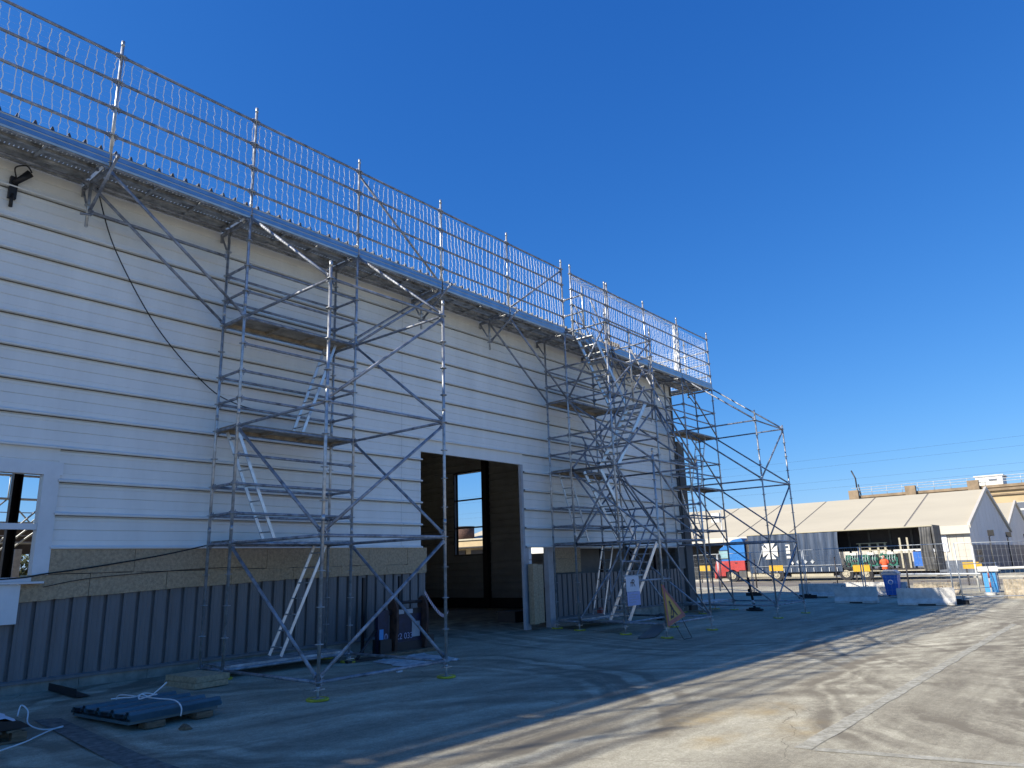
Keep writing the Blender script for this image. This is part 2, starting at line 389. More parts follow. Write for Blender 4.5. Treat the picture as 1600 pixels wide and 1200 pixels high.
# rock wool boards
def wool(x0,x1,zb0,zb1,zt,y0=YW-.055,y1=YW-.008):
    mb=MB(); n=8; vs=[]
    for i in range(n+1):
        t=i/n; xx=x0+(x1-x0)*t; zb=zb0+(zb1-zb0)*t+random.uniform(-.006,.006); j=random.uniform(-.004,.004)
        vs+=[(xx,y0+j,zb),(xx,y0+j,zt+random.uniform(-.004,.004)),(xx,y1,zt),(xx,y1,zb)]
    fs=[(i*4+k,(i+1)*4+k,(i+1)*4+(k+1)%4,i*4+(k+1)%4) for i in range(n) for k in range(4)]+[(0,1,2,3),(n*4+3,n*4+2,n*4+1,n*4)]
    mb.add(vs,fs); mb.build('insulation_board',M['wool'],hall)
bx=-2.68; k=0
xb=[-2.34,-1.1,.15,1.32,2.5,3.75,4.85,5.44]
for a,b in zip(xb,xb[1:]): wool(a+.004,b-.004,1.585,1.60,1.962)
xb=[-2.70,-1.75,-.55,.62,1.9,3.05,4.25,5.43]
zb=[1.19,1.24,1.295,1.33,1.375,1.39,1.395,1.40]
for i in range(7): wool(xb[i]+.004,xb[i+1]-.004,zb[i],zb[i+1],1.578+.002*i)
wool(10.42,11.66,1.64,1.64,1.985); wool(10.42,11.66,1.26,1.26,1.632)
wool(-20,-5.25,1.2,1.2,1.96)
# left window
def wbox(n,*a,m='trim'): return MB().box(*a).build(n,M[m],hall)
wf=wbox('window_frame',-2.56,-2.34,YW-.05,YW+.12,1.47,3.08)
wbox('window_head',-5.25,-2.30,YW-.045,YW+.12,3.07,3.26)
wbox('window_mullion',-5.2,-2.56,YW-.02,YW+.06,2.24,2.33)
wbox('window_sill',-5.3,-2.42,YW-.17,YW+.16,1.455,1.485)
wbox('window_sill_rail',-5.3,-2.56,YW-.06,YW+.1,1.487,1.55)
wbox('sill_panel',-5.3,-2.70,YW-.115,YW-.05,.93,1.450)
MB().box(-5.3,-2.7,YW-.118,YW-.116,.90,.93).build('sill_panel_edge',M['trim'],hall)
# strip opening on the right: bright top rail, dark lining behind
wbox('opening_rail',11.68,18.28,YW-.03,YW+.05,1.925,1.962,m='white')
for xx in (13.2,15.0,16.6): MB().box(xx,xx+.1,1.25,1.35,1.2,2.05).build('opening_stud',M['steel_dark'],hall)
wbox('inner_shutter',11.68,17.85,2.2,2.25,1.0,2.3,m='clad_in')
MB().box(17.85,18.3,YW-.05,YW+.1,1.2,2.0).build('corner_panel',M['clad_in'],hall)
# right hand corner trims and dark return
MB().box(18.28,18.36,YW-.05,YW+.3,1.9,8.6).build('corner_trim',M['pier'],hall)
MB().box(18.37,18.88,YW-.10,YW+.35,-.4,5.86).build('corner_pier',M['pier'],hall)
# gable wall x=18.2..18.35, seen from inside, built of strips around its openings
def gw(y0,y1,z0,z1): 
    MB().box(18.22,18.34,y0,y1,z0,z1).build('gable_wall_panel',M['gable'],hall)
WY0,WY1,WZ0,WZ1=10.68,12.44,2.07,5.76
gw(1.25,WY0,2.36,8.4); gw(1.25,7.09,-.5,2.36); gw(8.17,WY0,-.5,2.36); gw(7.09,8.17,-.5,1.97)
gw(WY0,WY1,WZ1,8.4); gw(WY0,WY1,-.5,WZ0); gw(WY1,24,-.5,8.4)
# interior ribs on the gable wall
rb=MB()
z=.5
while z<8.3:
    for y0,y1 in ((1.3,24),):
        if WZ0-.1<z<WZ1+.05: segs=[(1.3,WY0-.06),(WY1+.06,24)]
        else: segs=[(y0,y1)]
        if 1.9<z<2.4: continue
        for a,b in segs: rb.ext([(18.22,z-.04),(18.14,z-.02),(18.14,z+.04),(18.22,z+.06)],a,b,'y')
    z+=.30
tag(rb.build('interior_ribs',M['gable'],hall),kind='stuff')
MB().box(18.10,18.21,1.25,24,-.4,.18).build('interior_kerb',M['steel_dark'],hall)
for zz in (3.26,4.53): MB().box(18.18,18.30,WY0,WY1,zz-.03,zz+.03).build('window_bar',M['steel_dark'],hall)
for yy in (WY0-.05,WY1): MB().box(18.10,18.34,yy,yy+.05,WZ0,WZ1).build('window_jamb',M['steel_dark'],hall)
MB().box(18.08,18.34,WY0-.05,WY1+.05,WZ1,WZ1+.05).build('window_lintel',M['steel_dark'],hall)
MB().box(18.08,18.34,WY0-.05,WY1+.05,WZ0-.06,WZ0).build('window_ledge',M['clad_in'],hall)
for yy in (3.2,10.31,17.4): MB().box(17.95,18.16,yy,yy+.28,-.4,8.2).build('steel_column',M['steel_dark'],hall)
# columns inside near the left window and back frames
for xx,yy in ((-.42,10),(-12,10),(5.15,1.5),(-3.0,19),(3.5,19)): 
    mb=MB(); mb.box(xx,xx+.05,yy,yy+.2,-.3,8.3); mb.box(xx+.16,xx+.21,yy,yy+.2,-.3,8.3); mb.box(xx+.05,xx+.16,yy+.09,yy+.11,-.3,8.3); mb.build('steel_column',M['steel_dark'],hall)
# unseen partition added to block sun from the door bay floor, and back/left walls
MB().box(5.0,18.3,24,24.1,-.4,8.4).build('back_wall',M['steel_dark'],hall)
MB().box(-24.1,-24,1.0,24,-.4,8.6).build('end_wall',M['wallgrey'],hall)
MB().box(4.9,5.0,14,24,-.4,8.4).build('sun_blocker_wall',M['steel_dark'],hall)
# roof: low slope near the eaves, unseen raised block behind, added to cast the far yard shade
def roof_sheet(x0,x1):
    mb=MB(); pit=.25; n=int((x1-x0)/pit); prof=[]
    for i in range(n):
        a=x0+i*pit; prof+=[(a,0),(a+.10,0),(a+.115,.06),(a+.128,.105),(a+.145,.105),(a+.165,.06),(a+.18,0)]
    prof.append((x1,0)); k=len(prof)
    vs=[(a,.86,8.655+b) for a,b in prof]+[(a,8.0,8.93+b) for a,b in prof]
    mb.add(vs,[(i,i+1,k+i+1,k+i) for i in range(k-1)])
    vs=[(a,.858,8.655+b) for a,b in prof]+[(a,.858,8.56) for a,b in prof]
    mb.add(vs,[(i,i+1,k+i+1,k+i) for i in range(k-1)])
    return mb.build('roof_sheet',M['roof'],hall)
for a,b in zip(range(-24,18,3),range(-21,21,3)): roof_sheet(a,min(b,18.5))
MB().box(-24,18.5,.88,8.0,8.50,8.56).build('roof_deck',M['roof'],hall)
MB().box(-24,18.5,8.0,16,8.4,12.2).build('roof_shadow_block',M['wallgrey'],hall)
MB().box(5.0,18.5,16,24.1,8.3,8.5).build('roof_deck',M['roof'],hall)
MB().ext([(.82,8.50),(.80,8.64),(.86,8.66),(.88,8.50)],-24,18.5,'x').build('eaves_gutter',M['roof'],hall)
# truss frames at the open back, seen through the left window
tr=thing('roof_truss',(1,20,3),'grey lattice steel truss seen through the left window','truss')
mb=MB()
for z in (2.95,3.7,4.6,5.5): mb.tube([(-8,21,z),(8,21,z)],.05,6)
for i in range(-4,5):
    x=i*1.7
    mb.tube([(x,21,3.7),(x+.85,21,4.6)],.03,5); mb.tube([(x+.85,21,4.6),(x+1.7,21,3.7)],.03,5); mb.tube([(x+.85,21,4.6),(x+.85,21,5.5)],.025,5)
mb.build('lattice',M['steelw'],tr)
mb=MB()
for k in range(3): mb.tube([(1.6+k*.5,20.5,2.2+.2*k),(4.6+k*.6,20.6,5.4)],.035,5)
for z in (3.2,4.1): mb.tube([(-8,22,z),(8,22,z+.1)],.02,5)
mb.build('lattice_brace',M['steelw'],tr)
bw=thing('concrete_wall',(0,24,0),'weathered brown concrete wall seen low through the left window','wall')
MB().box(-10,4.5,26,26.3,-.5,3.75).build('wall_face',M['brownwall'],bw); MB().box(4.5,9,26,26.3,2.7,3.75).build('wall_beam',M['brownwall'],bw)
MB().box(-10,9,26,26.3,3.76,3.95).build('wall_cap',M['rust'],bw)
MB().box(4.35,4.62,25.6,25.98,-.5,2.9).build('pilaster',M['jersey'],bw)
# ------------------------------------------------------------ scaffolding kit
CACHE={}
def unit_tube(L,r,n,kind,mt):
    key=(round(L,2),r,n,kind,mt)
    if key in CACHE: return CACHE[key]
    mb=MB()
    if kind=='std':
        mb.tube([(0,0,0),(0,0,L)],r,n)
    elif kind=='led':
        mb.tube([(0,0,.05),(0,0,L-.05)],r,n)
        for a,b in ((.025,.085),(L-.085,L-.025)): mb.box(-.018,.018,-.034,.034,a,b)
        for a in (.045,L-.050): mb.box(-.006,.006,-.075,.060,a,a+.012)
    elif kind=='brace':
        mb.tube([(0,0,.06),(0,0,L-.06)],r,n)
        for a in (.03,L-.09): mb.box(-.02,.02,-.03,.03,a,a+.06)
    me=mb.mesh({'std':'standard','led':'ledger','brace':'brace'}[kind]); me.materials.append(M[mt]); CACHE[key]=me; return me
def place(name,me,parent,p,q):
    p=Vector(p); q=Vector(q); d=q-p
    rot=d.to_track_quat('Z','Y').to_matrix().to_4x4()
    # keep wedges upright: x axis horizontal
    z=d.normalized(); x=Vector((0,0,1)).cross(z)
    if x.length>1e-3:
        x.normalize(); y=z.cross(x); rot=Matrix((x,y,z)).transposed().to_4x4()
    return link(name,me,parent,mw=Matrix.Translation(p)@rot)
def led(T,p,q,mt='galv_dull',name='ledger'):
    L=(Vector(q)-Vector(p)).length; return place(name,unit_tube(L,.0255,8,'led',mt),T,p,q)
def brace(T,p,q,mt='galv_dull',name='brace'):
    o=Vector((0,0,.0)); L=(Vector(q)-Vector(p)).length; return place(name,unit_tube(L,.0265,8,'brace',mt),T,p,q)
def std(T,x,y,z0,z1,base=True,name='standard',mt='galv'):
    key=('stdm',round(z0-math.floor(z0*2)/2,2),round(z1-z0,2),mt)
    me=CACHE.get(key)
    if me is None:
        mb=MB(); mb.tube([(0,0,0),(0,0,z1-z0)],.0265,10)
        k=math.ceil((z0+.02)*2)/2
        while k<z1-.03:
            mb.disc((0,0,k-z0-.005),.062,.010,12); k+=.5
        k=math.ceil((z0+.3)/2)*2+.2
        while k<z1: mb.disc((0,0,k-z0),.029,.10,10); k+=2
        me=mb.mesh(name); me.materials.append(M[mt]); CACHE[key]=me
    link(name,me,T,(x,y,z0))
    if base:
        g=h(x,y)
        mb=MB(); mb.tube([(x,y,g+.03),(x,y,z0+.02)],.019,8); mb.disc((x,y,z0-.035),.035,.03,8); mb.box(x-.09,x+.09,y-.004-.035,y+.035,z0-.05,z0-.035); mb.box(x-.07,x+.07,y-.07,y+.07,g+.026,g+.034); mb.build('base_jack',M['galv'],T)
        mb=MB(); mb.tube([(x,y,g+.001),(x,y,g+.025)],[.16,.145],16); mb.tube([(x+.148*math.cos(a*math.pi/10),y+.148*math.sin(a*math.pi/10),g+.02) for a in range(21)],.010,5,cap=False); mb.build('base_pad',M['yellow'],T)
def deck_mesh(L,w=.32,kind='steel'):
    key=('deck',round(L,2),round(w,2),kind)
    if key in CACHE: return CACHE[key]
    mb=MB()
    if kind=='steel':
        ns=int(L/.062); rows=6; rw=w/rows
        # perforated top sheet made of quads with open slots in rows 1,3(4)
        for r in range(rows):
            y0=r*rw; y1=y0+rw
            if r in (1,4):
                for i in range(ns):
                    a=i*L/ns; b=(i+1)*L/ns; m_=a+(b-a)*.74
                    mb.add([(a,y0,0),(m_,y0,0),(m_,y1,0),(a,y1,0)],[(0,1,2,3)])
                    mb.add([(a,y0+.0,-.012),(a+.008,y0,-.012),(a+.008,y1,-.004),(a,y1,-.004)],[(0,1,2,3)])
            else: mb.add([(0,y0,0),(L,y0,0),(L,y1,0),(0,y1,0)],[(0,1,2,3)])
        mb.box(0,L,0,.004,-.05,0); mb.box(0,L,w-.004,w,-.05,0); mb.box(0,L,.004,.025,-.05,-.047); mb.box(0,L,w-.025,w-.004,-.05,-.047)
        for i in range(0,4): a=.03+i*(L-.1)/3; mb.box(a,a+.04,.005,w-.005,-.045,-.012)
        mt='deck'
    else:
        mb.box(0,L,0,w,-.012,0); mb.box(0,L,0,.03,-.075,-.012); mb.box(0,L,w-.03,w,-.075,-.012)
        for i in range(4): a=.02+i*(L-.09)/3; mb.box(a,a+.04,.03,w-.03,-.06,-.012)
        mt='ply'
    me=mb.mesh('deck_plank'); me.materials.append(M[mt]); CACHE[key]=me; return me
def deck(T,x0,x1,z,ys=((.04,.345),(.375,.69)),kind='steel'):
    for a,b in ys: link('deck_plank',deck_mesh(x1-x0-.06,b-a,kind),T,(x0+.03,a,z))
def ladder(p0,p1,label,width=(0,.36,0),n=7):
    p0=Vector(p0); p1=Vector(p1); wv=Vector(width)
    T=thing('access_ladder',p0,label,'ladder','ladders between the scaffold decks')
    d=(p1-p0).normalized()
    for k in (0,1):
        o=wv*k; mb=MB(); a=p0+o; b=p1+o; s=d.cross(wv.normalized())*.028
        mb.add([a+s+wv.normalized()*.010,a-s+wv.normalized()*.010,a-s-wv.normalized()*.010,a+s-wv.normalized()*.010,b+s+wv.normalized()*.010,b-s+wv.normalized()*.010,b-s-wv.normalized()*.010,b+s-wv.normalized()*.010],[(0,1,2,3),(7,6,5,4),(0,4,5,1),(1,5,6,2),(2,6,7,3),(3,7,4,0)])
        mb.build('ladder_rail',M['alu'],T)
    for i in range(n):
        a=p0+(p1-p0)*((i+.5)/n); MB().tube([a,a+wv],.014,6).build('rung',M['galv'],T)
    return T
Z=0; YA=.73; YE=-2.55
# ------------------------------------------------------------ tower one
def tower(x0,x1,label,outz,guard,decks=(6,4,2),topdeck=True):
    T=thing('scaffold_tower',(x0,0,0),label,'scaffold tower','scaffold towers carrying the walkway')
    for x in (x0,x1):
        std(T,x,0,-.05,10.25); std(T,x,YA,-.05,7.97); std(T,x,YE,-.05,outz,mt='galv')
        for z in (0,2,4,6):
            led(T,(x,0,z),(x,YA,z))
            if z<=outz: led(T,(x,0,z),(x,YE,z))
        for z in guard: led(T,(x,0,z),(x,YA,z))
    for y in (0,YA):
        for z in guard+[0,2,4,6]: led(T,(x0,y,z),(x1,y,z))
    for z in (0,2,4,6):
        if z<=outz: led(T,(x0,YE,z),(x1,YE,z))
    for z in decks:
        deck(T,x0,x1,z+.06,ys=((.05,.68),),kind='ply') if z in (6,4) else deck(T,x0,x1,z+.06)
    deck(T,x0,x1,.06)
    return T
T1=tower(0,2.5,'scaffold tower nearest the camera, standing left of the big doorway',6.22,[2.5,3,4.5,5,6.5,7])
for z in (5.5,3.5): led(T1,(0,0,z),(2.5,0,z))
for x in (0,2.5): brace(T1,(x,-.03,7.95),(x,YE+.03,6.05))
brace(T1,(0,YE,4.05),(2.5,YE,5.95)); brace(T1,(0,YE,2.05),(2.5,YE,3.95)); brace(T1,(0,YE,.05),(2.5,YE,1.95))
for a,b in ((6,4),(4,2),(2,0)): brace(T1,(2.5,-.03,a-.05),(2.5,YE+.03,b+.05))
for a,b in ((4,2),(2,0)): brace(T1,(0,-.03,a-.05),(0,YE+.03,b+.05))
ladder((1.18,.2,.08),(2.05,.2,1.98),'ladder from the ground deck to the first deck in the tower left of the doorway')
ladder((.95,.2,2.08),(.12,.2,3.98),'ladder between the first and second deck in the tower left of the doorway')
ladder((1.45,.2,4.08),(2.15,.2,5.98),'ladder hanging under the top deck of the tower left of the doorway')
T2=tower(10,12.5,'scaffold tower right of the doorway with the stair in front',4.3,[2.5,3,4.5,5,6.5,7])
for a,b in ((6,4),(4,2),(2,0)): brace(T2,(12.5,-.03,a-.05),(12.5,YE+.03,b+.05))
for a,b in ((6,4),(4,2)): brace(T2,(10,-.03,a-.05),(10,YE+.03,b+.05))
for z in (2,4): brace(T2,(10,YE,z-.05),(12.5,YE,z-1.95))
for z in (0,2,4): brace(T2,(10,-.03,z+.05),(12.5,-.03,z+1.95))
ladder((10.95,.2,2.08),(10.2,.2,3.98),'ladder between first and second deck in the tower right of the doorway')
ladder((11.5,.2,.08),(12.2,.2,1.98),'ladder from the ground in the tower right of the doorway, behind the notice')
T3=tower(17.3,19.85,'farthest scaffold tower, standing past the end corner of the hall',6.15,[2.5,3,4.5,5,6.5,7],decks=(6,4))
std(T3,17.3,YE,6.15,6.35,base=False)
for x in (17.3,19.85):
    brace(T3,(x,-.03,7.95),(x,YE+.03,6.05))
    for a,b in ((6,4),(4,2),(2,0)): brace(T3,(x,-.03,a-.05),(x,YE+.03,b+.05))
for z in (6,4,2): brace(T3,(19.85,YE,z-.05),(17.3,YE,z-1.95))
for z in (8,6,4,2): brace(T3,(17.3,-.03,z-.05),(19.85,-.03,z-1.95))
ladder((18.5,.2,4.08),(19.25,.2,5.98),'upper ladder in the far tower, seen against the sky')
ladder((18.4,.2,2.08),(17.6,.2,3.98),'lower ladder in the far tower, just above the tent roof line')
# ------------------------------------------------------------ the walkway
Wk=thing('scaffold_walkway',(2.5,0,8),'long elevated scaffold walkway with four guard rails along the eaves','walkway')
gx=[-15,-12.5,-10,-7.5,-5,-2.5,0,2.5,5,7.5,10]
gx2=[10.46,12.37,14.83,17.3,19.85]
for x in gx+gx2:
    if x not in (0,2.5,10,17.3,19.85): std(Wk,x,0,7.93,10.25,base=False,name='guard_post')
for xs in (gx,gx2):
    for a,b in zip(xs,xs[1:]):
        for z in (8.5,9,9.5,10): led(Wk,(a,0,z),(b,0,z),name='guard_rail')
        me=CACHE.get(('toe',round(b-a,2)))
        if me is None:
            L=b-a-.04; mb=MB()
            mb.ext([(-.028,7.93-8),(-.036,7.965-8),(-.030,7.975-8),(-.030,8.04-8),(-.036,8.05-8),(-.036,8.06-8),(-.030,8.07-8),(-.030,8.135-8),(-.038,8.15-8),(-.030,8.165-8),(-.012,8.165-8),(-.012,7.93-8)],0,L,'x')
            me=mb.mesh('toe_board'); me.materials.append(M['toe']); CACHE[('toe',round(b-a,2))]=me
        link('toe_board',me,Wk,(a+.02,-.012,8.0))
for a,b in zip(gx,gx[1:]): led(Wk,(a,-.04,8.19),(b,-.04,8.19),name='toe_rail') if False else None
allx=gx+gx2[1:]
for a,b in zip(allx,allx[1:]):
    for y0,y1 in ((-.008,.328),(.334,.665),(.672,1.0)): link('deck_plank',deck_mesh(b-a-.06,y1-y0,'steel'),Wk,(a+.03,y0,8.03))
    led(Wk,(a,.70,7.90),(b,.70,7.90),name='inner_ledger'); led(Wk,(a,.0,7.93),(b,0,7.93),name='outer_ledger')
for x in allx:
    mb=MB(); mb.box(x-.025,x+.025,.0,1.03,7.90,7.955); mb.box(x-.02,x+.02,.98,1.03,7.78,7.90)
    mb.tube([(x,.76,7.5),(x,1.0,7.87)],.02,6); mb.build('console_bracket',M['galv_dull'],Wk)
for x in (-5,-2.5,5,7.5):
    std(Wk,x,.70,7.12,7.95,base=False,name='hanging_post')
    brace(Wk,(x,.66,7.35),(x,-.38,8.02))
    MB().tube([(x-.12,.66,7.3),(x+.05,.66,7.34)],.02,6).build('coupler',M['galv_dull'],Wk)
for y in (0,.70):
    brace(Wk,(-2.5,y,7.88),(0,y,6.03)); brace(Wk,(5,y,7.88),(2.5,y,6.03)); brace(Wk,(7.5,y,7.88),(10,y,6.03)); brace(Wk,(14.83,y,7.88),(17.3,y,6.03))
led(Wk,(-2.5,.70,7.4),(0,.73,7.4))
brace(Wk,(2.5,.03,9.95),(5,.03,8.1)); brace(Wk,(10,.03,9.95),(7.5,.03,8.1))
# guard along the hall's gable end
G=thing('gable_guard',(19.85,1,8),'guard rails turning the far corner of the roof','guard rail')
for y in (1.0,3.4,5.9): std(G,19.85,y,7.93,10.2,base=False,name='guard_post')
for a,b in ((0,1.0),(1.0,3.4),(3.4,5.9)):
    for z in (8.5,9,9.5): led(G,(19.85,a,z),(19.85,b,z),name='guard_rail')
    for k in range(2): link('deck_plank',deck_mesh(b-a-.06,.32,'steel'),G,mw=Matrix.Translation((19.83-.33*k,a+.03,8.03))@Matrix.Rotation(math.pi/2,4,'Z'))
# ------------------------------------------------------------ nets
def net(name,a,b,z0,z1,label,step=.135,r=.0078,rh=.0009,hstep=.11,amp=.012,sag=0,seed=1):
    rnd=random.Random(seed); a=Vector(a); b=Vector(b); L=(b-a).length; d=(b-a)/L; nrm=Vector((-d.y,d.x,0))
    mb=MB(); n=int(L/step); nz=int((z1-z0)/.06)
    drift=0
    for i in range(n+1):
        s=i*step+rnd.uniform(-.008,.008); ph=rnd.uniform(-.3,.3); pts=[]; lean=rnd.uniform(-.02,.02); side=1
        o2=rnd.uniform(-.01,.01)
        for j in range(nz+1):
            z=z0+(z1-z0)*j/nz
            if j%2==0: side=1 if (j//2+i)%2 else -1
            if rnd.random()<.45: side=-side
            t=j/nz
            x=s+side*amp*rnd.uniform(.4,1.2)+lean*math.sin(t*math.pi)+.02*math.sin(s*1.3+t*3)
            zz=z - sag*math.sin(math.pi*((s%2.5)/2.5))*t*t
            p=a+d*min(max(x,0),L)+nrm*(.03+.02*math.sin(s*2+t*4)+o2); p.z=zz; pts.append(p)
        mb.tube(pts,r,3,cap=False,sm=False)
    m1=mb
    o=m1.build(name,M['net']); tag(o,label,'safety net','safety nets on the guard rails' if False else None)
    hb=MB(); z=z0
    while z<z1+.01:
        pts=[]
        for i in range(int(L/.25)+1):
            s=min(i*.25,L); p=a+d*s+nrm*.035; p.z=z-.02*math.sin(s*5+z*7)-sag*math.sin(math.pi*((s%2.5)/2.5))*((z-z0)/(z1-z0))**2; pts.append(p)
        hb.tube(pts,rh,3,cap=False,sm=False); z+=hstep
    hb.build('cross_cords',M['net2'],o)
    return o
net('safety_net',(-15,.02,0),(9.98,.02,0),8.08,9.96,'white safety net hung on the long guard rail left of the stair opening')
n2=net('safety_net',(10.5,.02,0),(17.25,.02,0),8.08,9.98,'white safety net sagging along the guard rail above the stair tower',step=.11,r=.0052,sag=.16,seed=3)
n3=net('safety_net',(17.35,.02,0),(19.8,.02,0),8.08,9.9,'finer white net on the last rail bay at the roof corner',step=.12,r=.003,rh=.0026,seed=4)
n4=net('safety_net',(19.80,.1,0),(19.80,5.8,0),8.2,9.85,'white net on the rail round the far roof corner, behind the front net',step=.13,r=.0045,rh=.004,sag=.10,seed=5)
def bundle(x,y,z0,z1,r,label):
    rnd=random.Random(int(x*10)); mb=MB(); 
    for k in range(16):
        a=rnd.uniform(0,6.3); q=r*rnd.uniform(.2,1); pts=[]
        for j in range(26):
            t=j/25; pts.append((x+q*math.cos(a+t*2)+rnd.uniform(-.02,.02),y+q*math.sin(a+t*2)+rnd.uniform(-.02,.02),z0+(z1-z0)*t))
        mb.tube(pts,.012,4,cap=False)
    tag(mb.build('gathered_net',M['net']),label,'net bundle','gathered nets on the far guard rails')
bundle(17.25,.07,8.1,10.0,.12,'white net gathered in a bundle on the post by the hall corner')
bundle(19.75,3.4,8.3,9.9,.16,'white net gathered in a bundle on the rail behind the roof corner')
mb=MB(); rnd=random.Random(8)
for k in range(5):
    pts=[]
    for i in range(70):
        s=10.55+i*.098; pts.append((s,.05+rnd.uniform(-.03,.03),10.0+rnd.uniform(-.02,.02)-.10*math.sin(math.pi*(((s-10.5)%2.4)/2.4))*(k/4)-.02*k))
    mb.tube(pts,.008,4,cap=False)
mb.build('net_edge_rope',M['net'],n2)
# ------------------------------------------------------------ stair tower
ST=thing('stair_tower',(10,-1.4,0),'zigzag scaffold stair tower with treads, in front of the right hand tower','stair tower')
std(ST,10,-1.4,-.05,8.4); std(ST,12.5,-1.4,-.05,8.4)
std(ST,10,-.70,7.95,9.25,base=False,name='guard_post')
for z in (8.5,9): led(ST,(10,0,z),(10,-.70,z),name='guard_rail')
for z in (0,2,4,6,8): led(ST,(10,0,z),(10,-1.4,z)); led(ST,(12.5,0,z),(12.5,-1.4,z)); 
for z in (7.5,): led(ST,(12.5,0,z),(12.5,-1.4,z))
for z in (0,6,8): led(ST,(10,-1.4,z),(12.5,-1.4,z))
led(ST,(10,-1.4,1.5),(11.0,-1.4,1.5),name='rail'); led(ST,(10,-1.4,1.0),(10.9,-1.4,1.0),name='rail')
for x in (12.5,):
    for z in (4.5,5,2.5,3,6.5,7): led(ST,(x,0,z),(x,-1.4,z),name='guard_rail')
for z in (4.5,5,6.5,7): led(ST,(10,0,z),(10,-1.4,z),name='guard_rail')
brace(ST,(10,-1.4,4.05),(12.5,-1.4,2.05)); brace(ST,(12.5,-.03,4.05),(10,-.03,6)); brace(ST,(12.5,-1.4,.1),(12.5,0,1.95)); brace(ST,(10,-1.4,2.1),(10,-.05,3.95))
def flight(xa,za,xb,zb,ya,yb):
    fl=None
    dx=xb-xa; dz=zb-za; L=math.hypot(dx,dz); nx,nz=-dz/L,dx/L
    if nz<0: nx,nz=-nx,-nz
    first=None
    for y in (ya,yb):
        mb=MB(); hw=.055
        q=[(xa-nx*hw,za-nz*hw),(xa+nx*hw,za+nz*hw),(xb+nx*hw,zb+nz*hw),(xb-nx*hw,zb-nz*hw)]
        mb.ext([(a,b) for a,b in q],y-.012,y+.012,'y'); o=mb.build('stringer',M['alu'],ST)
    n=9
    for i in range(n):
        t=(i+.6)/n; x=xa+dx*t; z=za+dz*t
        MB().box(x-.085,x+.085,min(ya,yb)+.012,max(ya,yb)-.012,z-.012,z+.012).build('tread',M['galv'],ST)
    y=ya
    for off,y in ((.5,ya),(1.0,ya),(.5,yb),(1.0,yb)):
        mb=MB(); mb.tube([(xa,y,za+off),(xb,y,zb+off)],.0215,8); mb.build('handrail',M['galv_dull'],ST)
    for t in (.08,.92):
        x=xa+dx*t; z=za+dz*t; mb=MB(); mb.tube([(x,y,z),(x,y,z+1.02)],.018,6); mb.build('handrail_post',M['galv_dull'],ST)
for z in (4,6): brace(ST,(10,-1.4,z+.05),(12.5,-1.4,z+1.95))
for z in (2,6): brace(ST,(12.5,-1.4,z+.05),(12.5,-.03,z+1.95)); brace(ST,(10,-1.4,z+1.95),(10,-.03,z+.05))
for z in (1,5,7): led(ST,(10,-1.4,z),(12.5,-1.4,z),name='rail')
led(ST,(12.5,-1.4,3),(12.5,YE,3)); std(ST,11.25,-1.4,5.9,8.1,base=False,name='short_standard')
brace(ST,(12.5,YE,3.95),(12.5,-1.4,6)); brace(ST,(12.53,-.70,7.9),(12.53,YE,4.05)); brace(ST,(12.5,-1.4,7.95),(14.83,-.02,6.1)); led(ST,(12.5,0,6),(14.83,0,6.05)); led(ST,(12.5,-1.4,6),(12.5,YE+.6,4.6))
flight(10.30,.02,12.05,2.0,-1.34,-.76)
flight(12.15,2.05,10.50,4.0,-.64,-.08)
flight(10.30,4.05,12.05,6.0,-1.34,-.76)
flight(12.15,6.05,10.50,8.0,-.64,-.08)
for z,x0,x1 in ((2.03,12.05,12.5),(4.03,10.0,10.45),(6.03,12.05,12.5)):
    mb=MB(); mb.box(x0,x1,-1.36,-.04,z-.03,z); mb.build('landing',M['deck'],ST)
mb=MB(); mb.box(10.05,10.5,-1.3,-.7,-.0,.03); mb.build('landing',M['deck'],ST)
# things on and around the scaffold
o=MB(); o.box(12.75,13.35,.15,.55,8.04,8.42); tag(o.build('cardboard_box',M['card']),'cardboard box lying on the walkway behind the toe board above the stair','box')
o=MB(); o.box(18.9,19.2,.2,.5,8.04,8.22); o.tube([(18.8,.25,8.15),(19.3,.35,8.28)],.05,6); tag(o.build('tool_bag',M['rust']),'small brown bundle on the walkway near the far roof corner','bag')
# ------------------------------------------------------------ small things by the hall
def textmesh(s,size,name='lettering'):
    cu=bpy.data.curves.new(name,'FONT'); cu.body=s; cu.size=size; cu.extrude=.001; cu.align_x='CENTER'
    o=bpy.data.objects.new(name,cu); COL.objects.link(o); bpy.context.view_layer.update()
    me=bpy.data.meshes.new_from_object(o.evaluated_get(bpy.context.evaluated_depsgraph_get())); bpy.data.objects.remove(o); me.name=name; me.materials.clear(); return me
def text(parent,s,size,loc,mt,rot=(math.pi/2,0,0),name='lettering'):
    me=textmesh(s,size,name); me.materials.append(M[mt])
    from mathutils import Euler
    return link(name,me,parent,mw=Matrix.Translation(loc)@Euler(rot).to_matrix().to_4x4())
def curve(pts,r,n=6,sub=8):
    # Catmull-Rom
    P=[Vector(p) for p in pts]; P=[P[0]]+P+[P[-1]]; out=[]
    for i in range(1,len(P)-2):
        for k in range(sub):
            t=k/sub; a,b,c,d=P[i-1:i+3]
            out.append(.5*((2*b)+(-a+c)*t+(2*a-5*b+4*c-d)*t*t+(-a+3*b-3*c+d)*t**3))
    out.append(P[-2]); return out
def cable(name,pts,r,mt,label,cat,sub=8): return tag(MB().tube(curve(pts,r,sub=sub),r,6).build(name,M[mt]),label,cat)
